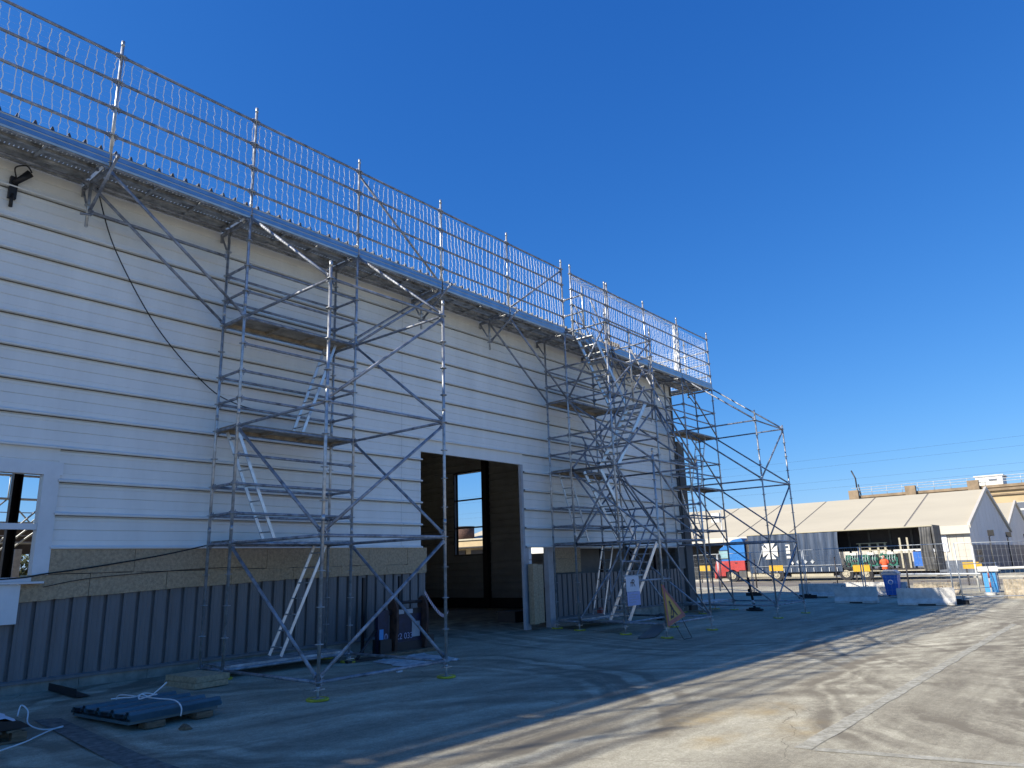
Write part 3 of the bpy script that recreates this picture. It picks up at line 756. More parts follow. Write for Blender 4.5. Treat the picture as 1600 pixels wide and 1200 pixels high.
cable('power_cable',[(-2.31,.96,8.0),(-1.96,.97,7.07),(-1.33,.97,6.07),(-.77,.97,5.43),(-.06,.97,4.84),(.4,.9,4.62),(.9,.80,4.52),(1.6,.78,4.50),(2.45,.74,4.48)],.010,'wire','black cable drooping down the white wall to the near tower','cable')
cable('power_cable',[(-5,.80,1.50),(-2.96,.84,1.53),(-2.4,.95,1.59),(-1.7,.95,1.68),(-.72,.93,1.84),(.0,.75,2.0)],.012,'wire','taut black cable from the window sill to the near tower','cable')
cable('power_cable',[(-2.40,.965,1.40),(-1.82,.975,1.50),(-1.0,.975,1.56),(.05,.975,1.61),(.9,.975,1.62)],.006,'wire','thin dark cord lying along the insulation joint','cable')
# bracket lamp high on the wall
t=thing('wall_lamp',(-3.5,1,7.6),'black floodlight arm on the wall under the walkway at far left','lamp')
mb=MB(); mb.box(-3.55,-3.44,.97,1.04,7.35,7.72); mb.tube([(-3.5,.98,7.42),(-3.5,.98,7.20)],.028,8); mb.build('mount',M['black'],t)
mb=MB(); mb.tube([(-3.5,.97,7.60),(-3.32,.90,7.82)],[.04,.065],8); mb.build('lamp_head',M['black'],t)
MB().tube(curve([(-3.48,.96,7.7),(-3.52,.92,7.85),(-3.38,.9,7.93),(-3.30,.9,7.84)],.01),.012,5).build('cord',M['black'],t)
# striped tape
t=thing('barrier_tape',(5.34,.9,.6),'red and white striped tape hanging from the doorway edge','tape')
pts=curve([(5.34,.95,.98),(5.45,.9,.80),(5.58,.8,.62),(5.66,.5,.40),(5.2,-.6,.30),(3.9,-1.8,.38),(2.55,-2.5,.58)],.01,sub=10)
pts=curve([(5.34,.95,.98),(5.46,.93,.80),(5.62,.92,.62),(5.80,.92,.47),(5.95,.92,.42),(6.06,.92,.50)],.01,sub=8)
for k in range(len(pts)-1):
    a,b=pts[k],pts[k+1]; wd=.035; MB().add([a+Vector((0,0,wd)),a-Vector((wd*.6,0,wd)),b-Vector((wd*.6,0,wd)),b+Vector((0,0,wd))],[(0,1,2,3)]).build('tape_stripe',M['redbord'] if k%2 else M['paper'],t)
# leaning rock wool bats at the doorway post
mb=MB(); mb.box(9.13,9.33,.80,.97,-.02,1.52,Matrix.Rotation(0,4,'Z')); mb.box(9.34,9.56,.80,1.0,.0,1.50)
tag(mb.build('insulation_batt',M['wool']),'upright brown insulation batts leaning on the post right of the doorway','insulation')
t=thing('storage_crate',(9.8,3,-.2),'dark crate inside the hall behind the narrow opening','crate')
MB().box(12.1,13.4,2.6,3.4,-.3,.75).build('crate_body',M['black'],t); MB().box(12.05,13.45,2.55,3.45,.75,.80).build('lid',M['black'],t)
t=thing('storage_crate',(8.3,3,-.2),'low dark crate on the floor just inside the big doorway','crate')
MB().box(11.2,11.95,3.2,3.9,-.3,.10).build('crate_body',M['black'],t); MB().box(11.16,11.99,3.16,3.94,.10,.14).build('lid',M['steel_dark'],t)
# loader attachment with number
t=thing('loader_attachment',(5.0,0,-.2),'dark blue steel loader attachment numbered 22 033 by the doorway','machine attachment')
X0,X1,Y=3.26,4.62,.15
A0=thing  # noqa
g=-.10
def bx(n,mt,*a): return MB().box(*a).build(n,M[mt],t)
bx('frame_plate','navy',X0+.42,X1-.15,Y,Y+.06,g+.15,g+.78)
bx('frame_beam','steel_dark',X0+.1,X1-.02,Y-.02,Y+.10,g-.02,g+.16)
bx('frame_beam','steel_dark',X0+.3,X1-.05,Y-.01,Y+.09,g+.70,g+.80)
bx('side_cheek','navy',X0,X0+.28,Y-.06,Y+.02,g+.02,g+.80); bx('side_foot','black',X0+.02,X0+.30,Y-.12,Y+.12,g-.04,g+.26); bx('side_foot','black',X1-.12,X1+.14,Y-.08,Y+.12,g-.0,g+.24)
for x in (X0+.40,X1-.14):
    mb=MB(); prof=[(Y-.10,g+.02),(Y-.16,g+.5),(Y-.15,g+.85),(Y-.08,g+1.0),(Y+.02,g+1.04),(Y+.10,g+.98),(Y+.13,g+.85),(Y+.06,g+.7),(Y+.06,g+.02)]
    mb.ext(prof,x,x+.06,'x'); mb.build('hook_plate',M['rust'],t)
mb=MB(); mb.tube([(X0+.5,Y-.02,g+.93),(X1-.18,Y-.02,g+.93)],.03,8); mb.build('cross_bar',M['steel_dark'],t)
for x in (X0-.05,X1-.45): bx('fork_back','black',x,x+.05,Y+.35,Y+.40,g-.02,g+1.45)
MB().tube([(X0+.0,Y,g+.45),(X0-.62,Y-.2,g-.02)],.03,6).build('stay',M['steel_dark'],t)
MB().box(X0-.9,X0+.1,Y-.3,Y-.18,g-.10,g-.02).build('fork_tine',M['black'],t)
bx('sticker','cabinet',X0+.03,X0+.13,Y-.075,Y-.066,g+.22,g+.45); bx('sticker','frame',X1-.42,X1-.20,Y-.012,Y-.006,g+.24,g+.54); bx('sticker','frame',X0+.58,X0+.72,Y-.015,Y-.011,g+.705,g+.79); bx('sticker','frame',X0+.80,X0+.96,Y-.015,Y-.011,g+.705,g+.79)
text(t,'0',.18,(X0+.20,Y-.07,g+.24),'txt'); text(t,'22 033',.165,(X0+.74,Y-.012,g+.22),'txt')
bx2=MB().box(3.30,4.75,-.06,.28,-.175,-.105); tag(bx2.build('timber_beam',M['wood']),'flat pale timber under the loader attachment','timber')
# torn plastic sheet
mb=MB(); rnd=random.Random(3); nx,ny=18,9; vs=[]
for i in range(nx+1):
    for j in range(ny+1):
        x=2.75+1.4*i/nx; y=-1.35+ .95*j/ny + .25*math.sin(i*.5)*(j/ny-.5)+ .12*i/nx
        ed=(i in(0,nx) or j in (0,ny)); vs.append((x+rnd.uniform(-.05,.05),y+rnd.uniform(-.05,.05),h(x,y)+.012+(0 if ed else rnd.uniform(0,.035))))
mb.add(vs,[(i*(ny+1)+j,(i+1)*(ny+1)+j,(i+1)*(ny+1)+j+1,i*(ny+1)+j+1) for i in range(nx) for j in range(ny)],True)
tag(mb.build('plastic_sheet',M['plastic']),'crumpled pale plastic sheet on the ground inside the near tower base','plastic sheet')
for i,(x,y,l) in enumerate([(2.3,-1.6,'small white scrap on the ground under the near tower'),(3.9,-1.35,'tiny white scrap beside the plastic sheet')]):
    mb=MB(); mb.box(x,x+.10,y,y+.05,h(x,y)+.002,h(x,y)+.03); tag(mb.build('litter_scrap',M['paper']),l,'litter')
# sheet metal stack on timbers with rope
t=thing('sheet_metal_stack',(-1.0,0,h(-1,0)),'stack of blue grey ribbed metal sheets tied with white rope','metal sheets')
ax=Vector((1.13,.10,0)).normalized(); ay=Vector((-ax.y,ax.x,0)); O=Vector((-2.50,-2.50,0)); Ls,Ws=1.16,1.32
hl=h(-2,-2)-.005
def SP(u,v,z): p=O+ax*u+ay*v; return (p.x,p.y,hl+z)
hl0=0
for k in range(7):
    mb=MB(); prof=[]; n=4; pw=Ws/n
    for i in range(n): a=i*pw; prof+=[(a,0),(a+.03,.035),(a+.08,.035),(a+.10,.0),(a+.14,.0),(a+.145,.005),(a+.16,.005),(a+.165,0)]
    prof.append((Ws,0)); prof.append((Ws+.01,-.03)); z=.10+k*.011; du=rnd.uniform(-.03,.03)
    m_=len(prof); vs=[SP(du,a,z+b) for a,b in prof]+[SP(Ls+du,a,z+b) for a,b in prof]
    mb.add(vs,[(i,i+1,m_+i+1,m_+i) for i in range(m_-1)]); mb.build('metal_sheet',M['bluesheet'],t)
mb=MB(); vs=[SP(u,v,z) for u in (.02,Ls-.02) for v in (.03,Ws-.03) for z in (.065,.098)]
mb.add(vs,[(0,1,3,2),(4,6,7,5),(0,4,5,1),(2,3,7,6),(0,2,6,4),(1,5,7,3)]); mb.build('underlay',M['bluesheet'],t)
for u in (.20,.82):
    for v in (.02,1.15):
        vs=[SP(u+a,v+b,z) for a in (0,.22) for b in (-.06,.12) for z in (0,.066)]
        MB().add(vs,[(0,1,3,2),(4,6,7,5),(0,4,5,1),(2,3,7,6),(0,2,6,4),(1,5,7,3)]).build('timber_block',M['wood'],t)
rp=[SP(.60,-.05,.07),SP(.60,-.05,.17),SP(.60,.1,.235),SP(.58,.45,.235),SP(.56,.8,.235),SP(.56,1.3,.22),SP(.56,1.36,.12),SP(.56,1.36,.07)]
MB().tube(curve(rp,.01),.008,6).build('rope',M['rope'],t)
MB().tube(curve([SP(.58,.62,.24),SP(.50,.68,.28),SP(.44,.60,.24),SP(.55,.54,.27),SP(.66,.60,.26),SP(.70,.74,.25),SP(.56,.72,.28),SP(.46,.76,.25),SP(.38,.92,.24),SP(.30,1.0,.235)],.01),.0085,6).build('rope_knot',M['rope'],t)
MB().tube(curve([SP(.56,.58,.25),SP(.64,.52,.33),SP(.72,.50,.40)],.01),.009,6).build('rope_end',M['rope'],t)
# wool slabs on the ground
t=thing('insulation_slabs',(.4,.1,h(.4,.1)),'two brown insulation slabs stacked on the ground by the near tower','insulation')
a2=Vector((.995,.10,0)); b2=Vector((-.10,.995,0))
for k in range(2):
    O2=Vector((-.76,-.60,0))+a2*(.02*k); z=h(-.5,-.2)+.0+k*.085
    vs=[tuple(O2+a2*u+b2*v+Vector((0,0,z+w_))) for u in (0,.56) for v in (0,.80) for w_ in (0,.08)]
    MB().add(vs,[(0,1,3,2),(4,6,7,5),(0,4,5,1),(2,3,7,6),(0,2,6,4),(1,5,7,3)]).build('slab',M['wool'],t)
# steel angle by the plinth
z=h(-2,.5)
mb=MB(); mb.add([(-2.16,.98,z+.03),(-2.16,.98,z+.13),(-2.13,.04,z+.11),(-2.13,.04,z),(-1.93,.06,z+.0),(-1.93,.98,z+.03)],[(0,1,2,3),(0,3,4,5)])
mb.add([(-2.165,.98,z+.03),(-2.165,.98,z+.13),(-2.135,.04,z+.11),(-2.135,.04,z)],[(3,2,1,0)])
tag(mb.build('steel_angle',M['steel_dark']),'dark bent metal profile on the ground against the plinth','metal profile')
mb=MB(); pts=[]; 
for k,(r,z_) in enumerate(((.075,0),(.085,.02),(.07,.045),(.02,.055))): pass
mb.tube([(-1.98,-2.8,h(-2,-3)),(-1.98,-2.8,h(-2,-3)+.02),(-1.97,-2.79,h(-2,-3)+.04),(-1.96,-2.79,h(-2,-3)+.045)],[.075,.08,.055,.01],7,sm=False)
tag(mb.build('stone',M['wood']),'small brown stone alone on the shaded ground','stone')
# pallet at the left edge with bag and rope
t=thing('wood_pallet',(-3.6,-.6,h(-4,-.6)),'wooden pallet cut by the left edge of the picture','pallet')
zb=h(-4,-2); px1,py0,py1=-3.36,-2.05,-1.25
for v in (py0,(py0+py1)/2-.05,py1-.1): MB().box(-4.5,px1,v,v+.09,zb,zb+.02).build('bottom_board',M['wood'],t)
for x in (-4.45,-3.95,px1-.14):
    for v in (py0,(py0+py1)/2-.05,py1-.1): MB().box(x,x+.14,v,v+.10,zb+.02,zb+.10).build('pallet_block',M['wood'],t)
for k in range(6): MB().box(-4.5+k*.19,-4.5+k*.19+.14,py0,py1,zb+.102,zb+.122).build('top_board',M['wood'],t)
mb=MB(); mb.ext([(-4.5,zb+.13),(-4.5,zb+.22),(-3.7,zb+.24),(-3.42,zb+.2),(-3.32,zb+.13)],py0+.03,py1,'y'); tag(mb.build('black_sack',M['black']),'black sack lying on the pallet at the left edge','sack')
mb=MB(); rnd=random.Random(5); vs=[]
for i in range(9):
    for j in range(7):
        x=-4.4+.95*i/8; y=py0+.05+.65*j/6; vs.append((x,y,zb+.235+.05*math.sin(i*.9+j)*math.sin(j*1.1)+rnd.uniform(0,.02)-(.06 if i==8 else 0)))
mb.add(vs,[(i*7+j,(i+1)*7+j,(i+1)*7+j+1,i*7+j+1) for i in range(8) for j in range(6)],True); tag(mb.build('cloth_sheet',M['paper']),'crumpled white plastic on top of the sack at the left edge','plastic')
cable('white_rope',[(-3.30,-1.5,zb+.18),(-3.25,-1.42,zb+.28),(-3.2,-1.5,zb+.22),(-3.22,-1.62,zb+.10),(-3.10,-1.72,zb+.03),(-2.92,-1.72,zb+.02),(-2.88,-1.66,zb+.02),(-3.05,-1.80,zb+.02),(-3.25,-2.02,zb+.02),(-3.45,-2.25,zb+.02),(-3.9,-2.6,zb+.02)],.008,'rope','loose white rope curling off the pallet at the left edge','rope')
# notice and triangular sign
t=thing('notice_sheet',(10.5,-1.45,.8),'white paper notice with a black R emblem hung on the stair post','notice')
bt=[(10.10,-1.47),(10.72,-1.47)]
mb=MB(); mb.box(10.08,10.72,-1.475,-1.468,.40,.74); mb.build('lower_sheet',M['paperblue'],t)
mb=MB(); mb.box(10.06,10.70,-1.475,-1.468,.745,1.13); mb.build('upper_sheet',M['paper'],t)
text(t,'R',.26,(10.42,-1.48,.87),'ink'); text(t,'/',.24,(10.30,-1.48,.87),'ink'); mb=MB(); mb.box(10.25,10.40,-1.482,-1.478,.955,.975); mb.build('emblem_bar',M['ink'],t)
for k in range(4): MB().box(10.16,10.62-(k%2)*.12,-1.479,-1.476,.66-k*.06,.672-k*.06).build('text_line',M['frame'],t)
MB().tube([(10.0,-1.44,1.14),(10.95,-1.44,1.14)],.018,6).build('hanging_bar',M['galv'],t)
g=h(9.9,-3)
t=thing('roadwork_sign',(9.9,-2.95,g),'leaning triangular roadworks warning sign with red border','sign')
Tm=Matrix.Translation((9.86,-2.93,g+.42))@Matrix.Rotation(R(-4),4,'Z')@Matrix.Rotation(R(-14),4,'X')@Matrix.Rotation(R(-13),4,'Y')
def tri(s,y0,y1,zb=0,drop=0):
    mb=MB(); hh=s*1.0
    vs=[Tm@Vector(p) for p in [(-s/2,y0,zb),(s/2,y0,zb),(0,y0,zb+hh),(-s/2,y1,zb),(s/2,y1,zb),(0,y1,zb+hh)]]
    return mb.add(vs,[(0,1,2),(5,4,3),(0,3,4,1),(1,4,5,2),(2,5,3,0)])
tri(.92,0,.02).build('sign_plate',M['orange_sign'],t)
# red border: ring of three bars
def bar(p,q,wd,y,mt,name):
    p=Vector((p[0],0,p[1])); q=Vector((q[0],0,q[1])); d=(q-p).normalized(); n_=Vector((-d.z,0,d.x))*wd
    vs=[Tm@(v+Vector((0,y,0))) for v in (p,q,q+n_,p+n_)]; return MB().add(vs,[(0,1,2,3)]).build(name,M[mt],t)
bar((-.44,.01),(.44,.01),.09,-.004,'redbord','border_bar'); bar((.45,.02),(.0,.90),.075,-.005,'redbord','border_bar'); bar((0,.90),(-.45,.02),.075,-.006,'redbord','border_bar')
mb=MB()
for pts in ([(-.02,.50),(.03,.50),(.05,.44),(.0,.42),(-.04,.45)],[(-.05,.42),(.03,.42),(.07,.28),(-.01,.26)],[(-.01,.27),(.06,.27),(.14,.12),(.10,.11)],[(-.01,.27),(.04,.27),(-.06,.12),(-.10,.12)],[(.03,.40),(.06,.38),(-.12,.20),(-.14,.22)],[(-.22,.12),(-.06,.12),(-.12,.19),(-.18,.19)]):
    mb.add([Tm@Vector((a,-.004,b)) for a,b in pts],[tuple(range(len(pts)))])
mb.build('worker_pictogram',M['ink'],t)
mb=MB()
for sx in (-.2,.22): mb.tube([Tm@Vector((sx,.03,.45)),(9.86+sx+.28,-3.12+.1,g+.01)],.008,5)
mb.tube([(9.94,-3.02,g+.01),(10.36,-3.02,g+.01)],.008,5); mb.build('stand',M['steel_dark'],t)
# loose blue sheet and small items under tower two
z=h(10,-1.9); mb=MB(); mb.add([(9.3,-2.15,z+.01),(9.75,-2.35,z+.01),(12.6,-1.2,z+.04),(12.3,-.9,z+.06)],[(0,1,2,3)]); tag(mb.build('plastic_strip',M['bluesheet']),'loose dark blue strip on the ground under the stair','plastic strip')
mb=MB(); mb.box(11.62,11.78,.35,.5,.10,.22); mb.box(11.66,11.74,.38,.47,.22,.25); tag(mb.build('red_box',M['redbord']),'small red box on the base deck behind the right tower post','box')
mb=MB(); mb.box(14.1,14.35,-.2,0,h(14,0),h(14,0)+.16); mb.tube([(14.1,-.1,h(14,0)+.16),(14.22,-.1,h(14,0)+.2),(14.35,-.1,h(14,0)+.16)],.01,5); tag(mb.build('tool_box',M['black']),'small black box on the ground behind the triangular sign','tool box')
# rubber-foot post
g=h(19.8,-.4); t=thing('portable_post',(19.9,-.7,g),'black portable post on a round rubber foot past the hall corner','post')
mb=MB(); mb.disc((19.9,-.75,g),.30,.05,18); mb.disc((19.9,-.75,g+.05),.2,.05,16); mb.build('rubber_foot',M['rubber'],t)
MB().tube([(19.9,-.75,g+.1),(19.7,-.7,g+1.15)],.045,10).build('pole',M['black'],t); MB().tube([(19.87,-.74,g+.25),(19.84,-.735,g+.36)],.055,10).build('reflective_band',M['paper'],t)
MB().box(19.62,19.74,-.78,-.68,g+.64,g+.76).build('tag_plate',M['black'],t)
# ------------------------------------------------------------ yard: barriers, fences, bins
GF=-.38
def jersey(x,y,L,H,ang,label,mt='jersey'):
    t=thing('concrete_barrier',(x,y,GF),label,'concrete barrier','concrete barriers in the yard')
    d=Vector((math.cos(ang),math.sin(ang),0)); n_=Vector((-d.y,d.x,0)); o=Vector((x,y,GF))
    prof=[(-.26,0),(-.26,.08),(-.13,.22*H/.55),(-.085,H),(.085,H),(.13,.22*H/.55),(.26,.08),(.26,0)]
    mb=MB(); vs=[]
    for s,k in ((0,1),(.03,0),(L-.03,0),(L,1)):
        for a,b in prof: vs.append(tuple(o+d*s+n_*(a*(1-.05*k))+Vector((0,0,b*(1-.03*k)+.0))))
    m_=len(prof); fs=[(q*m_+i,q*m_+(i+1)%m_,(q+1)*m_+(i+1)%m_,(q+1)*m_+i) for q in range(3) for i in range(m_)]+[tuple(range(m_)),tuple(range(3*m_,4*m_))[::-1]]
    mb.add(vs,fs); mb.build('barrier_body',M[mt],t)
    for s in (L*.22,L*.78):
        mb=MB(); c=o+d*s+Vector((0,0,H+.001)); mb.tube([c-d*.06,c-d*.05+Vector((0,0,.04)),c+d*.05+Vector((0,0,.04)),c+d*.06],.012,5); mb.build('lifting_loop',M['rust'],t)
    # fork pocket shade painted as a flat black face, no notch cut
    mb=MB(); a=o+d*(L*.35)-n_*.262; mb.add([tuple(a+Vector((0,0,.0))),tuple(a+d*L*.3),tuple(a+d*L*.3+Vector((0,0,.05))),tuple(a+Vector((0,0,.05)))],[(0,1,2,3)]); mb.build('slot_shade',M['black'],t)
def toward(a,b): return math.atan2(b[1]-a[1],b[0]-a[0])
def J(a,b,H,label,mt='jersey'): jersey(a[0],a[1],math.hypot(b[0]-a[0],b[1]-a[1]),H,toward(a,b),label,mt)
J((24.2,-4.5),(24.5,-6.35),.60,'grey concrete barrier right of the blue bin, nearest to the camera')
J((25.3,-1.95),(25.5,-3.5),.62,'concrete barrier left of the blue bin, crossed by a fence post')
J((29.6,.9),(29.3,-1.25),.62,'concrete barrier with dark stencil marks behind the fence foot')
J((30.4,-.9),(30.2,-3.6),.62,'concrete barrier farthest back, just behind the middle ones')
J((29.0,-7.35),(30.3,-10.6),.72,'sunlit tan concrete barrier at the right edge','jersey2')
J((31.4,-3.6),(31.6,-5.4),.55,'sunlit low concrete barrier behind the blue bin','jersey2')
def fence(a,b,label,H=2.05):
    a=Vector((*a,GF+.12)); b=Vector((*b,GF+.12)); L=(b-a).length; d=(b-a)/L
    t=thing('mesh_fence',a,label,'fence panel','mesh fence panels around the yard')
    a=a+d*.06; L-=.12
    for s in (0,L): MB().tube([a+d*s,a+d*s+Vector((0,0,H))],.021,7).build('fence_post',M['steelw'],t)
    for z in (.12,H-.02): MB().tube([a+Vector((0,0,z)),a+d*L+Vector((0,0,z))],.017,6).build('fence_rail',M['steelw'],t)
    mb=MB(); n=int(L/.16)
    for i in range(1,n): p=a+d*(L*i/n); mb.tube([p+Vector((0,0,.13)),p+Vector((0,0,H-.03))],.0028,3,cap=False)
    for k in range(1,8): z=.13+(H-.16)*k/8; mb.tube([a+Vector((0,0,z)),a+d*L+Vector((0,0,z))],.0028,3,cap=False)
    mb.build('wire_mesh',M['steelw'],t)
FP=[(24.9,-6.3),(25.55,-3.05),(28.6,.25),(30.9,3.7),(33.3,6.6),(36,9.6)]
FL=['mesh fence panel between the nearest black foot and the blue bin','mesh fence panel in front of the middle concrete barriers','mesh fence panel in front of the truck trailer front','mesh fence panel in front of the truck cab','mesh fence panel seen through the far tower']
for a,b,l in zip(FP,FP[1:],FL): fence(a,b,l)
fence((24.95,-6.45),(26.8,-9.1),'mesh fence panel at the right edge by the sunlit barrier')
fence((31.0,-5.2),(34.2,-6.6),'low open gate of mesh behind the near fence',1.2)
for (x,y),l in zip(FP[:4],['black fence foot nearest the camera, on the sunlit edge','black fence foot beside the second barrier','black fence foot in the shade past the third barrier','black fence foot farthest left']):
    mb=MB(); dd=Vector((.12,-.99,0)); n_=Vector((.99,.12,0)); o_=Vector((x-.0,y,h(x,y)))
    vs=[tuple(o_+dd*u+n_*v+Vector((0,0,w_))) for u in (-.38,.38) for v in (-.13,.13) for w_ in (0,.15)]
    mb.add(vs,[(0,1,3,2),(4,6,7,5),(0,4,5,1),(2,3,7,6),(0,2,6,4),(1,5,7,3)]); mb.add([tuple(o_+dd*u+n_*v+Vector((0,0,w_))) for u in (-.16,.16) for v in (-.05,.05) for w_ in (.151,.19)],[(0,1,3,2),(4,6,7,5),(0,4,5,1),(2,3,7,6),(0,2,6,4),(1,5,7,3)])
    tag(mb.build('rubber_block',M['rubber']),l,'fence foot','black feet of the mesh fence')
# blue bin
def bin_(x,y,label):
    t=thing('waste_bin',(x,y,GF),label,'bin')
    mb=MB(); z=GF+.1
    b_=[(-.22,-.24),(.22,-.24),(.22,.24),(-.22,.24)]; T_=[(-.30,-.30),(.30,-.30),(.30,.30),(-.30,.30)]
    vs=[(x+a,y+b,z) for a,b in b_]+[(x+a,y+b,z+.85) for a,b in T_]; mb.add(vs,[(0,1,2,3),(7,6,5,4),(0,4,5,1),(1,5,6,2),(2,6,7,3),(3,7,4,0)]); mb.build('bin_body',M['binblue'],t)
    mb=MB(); mb.ext([(y-.33,z+.86),(y-.33,z+.93),(y-.2,z+1.05),(y+.2,z+1.07),(y+.33,z+.93),(y+.33,z+.86)],x-.33,x+.33,'x'); mb.build('lid',M['bingrey'],t)
    for s in (-.24,.24): MB().disc((x+.2,y+s-.03,z),.1,.06,12,'y').build('wheel',M['rubber'],t)
    mb=MB(); mb.box(x-.32,x-.30,y-.30,y-.24,z+.65,z+.78); mb.build('handle',M['binblue'],t)
    mb=MB(); pts=[(x-.285,y+.09*math.cos(a*math.pi/8),z+.55+.09*math.sin(a*math.pi/8)) for a in range(17)]; mb.tube(pts,.016,4); mb.build('round_emblem',M['paper'],t)
bin_(29.6,-3.15,'blue wheeled waste bin with grey lid between the barriers')
# barrier gate
t=thing('boom_gate',(33.8,-6.2,GF),'blue boom gate cabinet with white head and long white arm at the right edge','boom gate')
mb=MB(); mb.box(33.6,34.1,-6.55,-6.05,GF,GF+.92); mb.build('cabinet',M['cabinet'],t); MB().box(33.5,34.2,-6.7,-5.9,GF+.93,GF+1.15).build('cabinet_head',M['white'],t)
mb=MB(); mb.tube([(33.6,-6.6,GF+1.05),(31.5,-12,GF+1.2)],.06,8); mb.build('boom_arm',M['white'],t)
mb=MB(); mb.tube([(34.0,-5.95,GF+.82),(37.8,-1.1,GF+.78)],.045,8); 
tag(mb.build('boom_bar',M['steelw']),'long grey barrier bar reaching from the boom gate to the blue bin','barrier bar')
t=thing('signal_post',(34.5,-5.6,GF),'white post with black signal lamps beside the boom gate','signal')
MB().tube([(34.5,-5.7,GF),(34.5,-5.7,GF+2.1)],.045,8).build('post',M['white'],t)
for k in range(2): MB().box(34.4,34.6,-6.08,-5.88,GF+1.3+k*.36,GF+1.58+k*.36).build('signal_head',M['black'],t)
for k in range(2): MB().disc((34.38,-5.98,GF+1.44+k*.36),.07,.02,12,'x').build('lens',M['steel_dark'],t)
t=thing('walk_gate',(29.8,-6.6,GF),'red and white pedestrian gate post by the right barriers','gate post')
for k in range(5): MB().tube([(31.6,-6.55,GF+.1+k*.2),(31.6,-6.55,GF+.3+k*.2)],.035,8).build('post_band',M['redbord'] if k%2 else M['white'],t)
MB().box(31.3,31.9,-6.7,-6.3,GF,GF+.1).build('post_base',M['white'],t)
# thin dark posts in the yard
for (x,y),l in zip([(43.9,3.4),(40.8,7.5),(42.4,10.6),(36.1,-2.4),(43,1.0)],['in front of the trailer curtain','in front of the tractor unit front wheel','left of the truck cab','behind the blue bin, at the shade edge','in front of the trailer wheels']):
    g=-.38; mb=MB(); mb.tube([(x,y,g),(x+.03,y,g+1.75)],.04,7); mb.disc((x,y,g),.09,.03,10); mb.disc((x+.03,y,g+1.75),.055,.03,8); tag(mb.build('yard_post',M['steel_dark']),'slim dark post standing '+l,'post','slim dark posts along the yard')
# yellow signs
def ysign(x,y,wd,z0,z1,label):
    t=thing('yellow_board',(x,y,GF),label,'sign board','yellow boards along the road')
    MB().box(x-.03,x+.03,y-wd/2,y+wd/2,z0,z1).build('board',M['yel'],t); MB().box(x+.04,x+.12,y-wd/2+.05,y-wd/2+.12,GF,z1-.03).build('support_post',M['steel_dark'],t); MB().box(x+.04,x+.10,y+wd/2-.2,y+wd/2-.1,GF,z1-.03).build('support_post',M['steel_dark'],t)
ysign(51.5,16.1,1.0,.58,1.02,'yellow board on dark posts left of the truck cab'); ysign(51.5,10.1,1.1,.46,.88,'yellow board in front of the tractor rear wheels'); ysign(51.5,3.85,1.15,.28,.76,'yellow board in front of the trailer wheels'); ysign(42.0,-4.5,.92,.52,.88,'yellow board on a brown post in front of the tent corner')
# ------------------------------------------------------------ truck
X=53.3; G0=-.38
tk=thing('articulated_truck',(54.5,8,G0),'parked truck with blue over red cab and dark curtain trailer standing open at the rear','truck')
def B(n,mt,*a,par=None): return MB().box(*a).build(n,M[mt],par or tk)
# cab (front at +y)
mb=MB(); mb.ext([(13.35,.55),(13.35,1.32),(15.85,1.32),(15.98,.9),(15.98,.10),(15.1,.10),(15.1,.45),(13.9,.45),(13.9,.55)],X+.02,X+2.48,'x'); cab=mb.build('cab_lower',M['cabred'],tk)
mb=MB(); mb.ext([(13.25,1.325),(13.25,2.75),(13.45,3.15),(14.2,3.05),(15.4,2.35),(15.85,1.325)],X+.02,X+2.48,'x'); cu=mb.build('cab_upper',M['cabblue'],tk)
B('cab_window','glass',X-.005,X+.015,14.75,15.5,1.55,2.15,par=cu); B('window_trim','black',X+.0,X+.016,14.68,15.57,1.48,2.22,par=cu)
MB().ext([(15.46,2.25),(15.50,2.28),(15.90,1.40),(15.86,1.36)],X+.15,X+2.35,'x').build('windscreen',M['dgrey'],tk)
B('wing_mirror','black',X-.25,X-.05,15.5,15.65,1.4,1.95); B('door_handle','black',X-.01,X+.015,14.0,14.2,1.12,1.18,par=cab)
B('bumper','cabred',X+.05,X+2.45,15.98,16.1,-.12,.5); B('side_step','curtain2',X+.0,X+.3,13.3,13.9,-.05,.5); B('side_skirt','cream',X+.03,X+.3,11.2,13.2,-.02,.42)
B('air_duct','steel_dark',X+.2,X+2.3,13.0,13.2,.4,3.0); 
def wheel(y,x=None,par=tk,r=.5):
    x=X+.02 if x is None else x
    mb=MB(); prof=[]; 
    c=(x,y,G0+r); mb.disc((x,y,G0+r),r,.32,24,'x'); o=mb.build('wheel',M['rubber'],par)
    mb=MB(); mb.disc((x-.012,y,G0+r),r*.55,.02,18,'x'); mb.disc((x-.05,y,G0+r),r*.2,.05,12,'x'); mb.build('rim',M['cream'],o)
    mb=MB(); 
    for k in range(8): a=k*math.pi/4; mb.disc((x-.03,y+r*.36*math.cos(a),G0+r+r*.36*math.sin(a)),.03,.02,6,'x')
    mb.build('wheel_nuts',M['steel_dark'],o)
for y in (14.5,10.8,5.46,4.05,2.65): wheel(y)
for y in (14.5,10.8,5.46,4.05,2.65):
    mb=MB(); mb.tube([(X+.1,y+.6*math.cos(a*math.pi/8),G0+.5+.6*math.sin(a*math.pi/8)) for a in range(9)],.035,5); mb.build('mudguard',M['black'],tk)
B('chassis_beam','steel_dark',X+.7,X+1.0,-.5,13.2,.0,.28); B('chassis_beam','steel_dark',X+1.5,X+1.8,-.5,13.2,.0,.28)
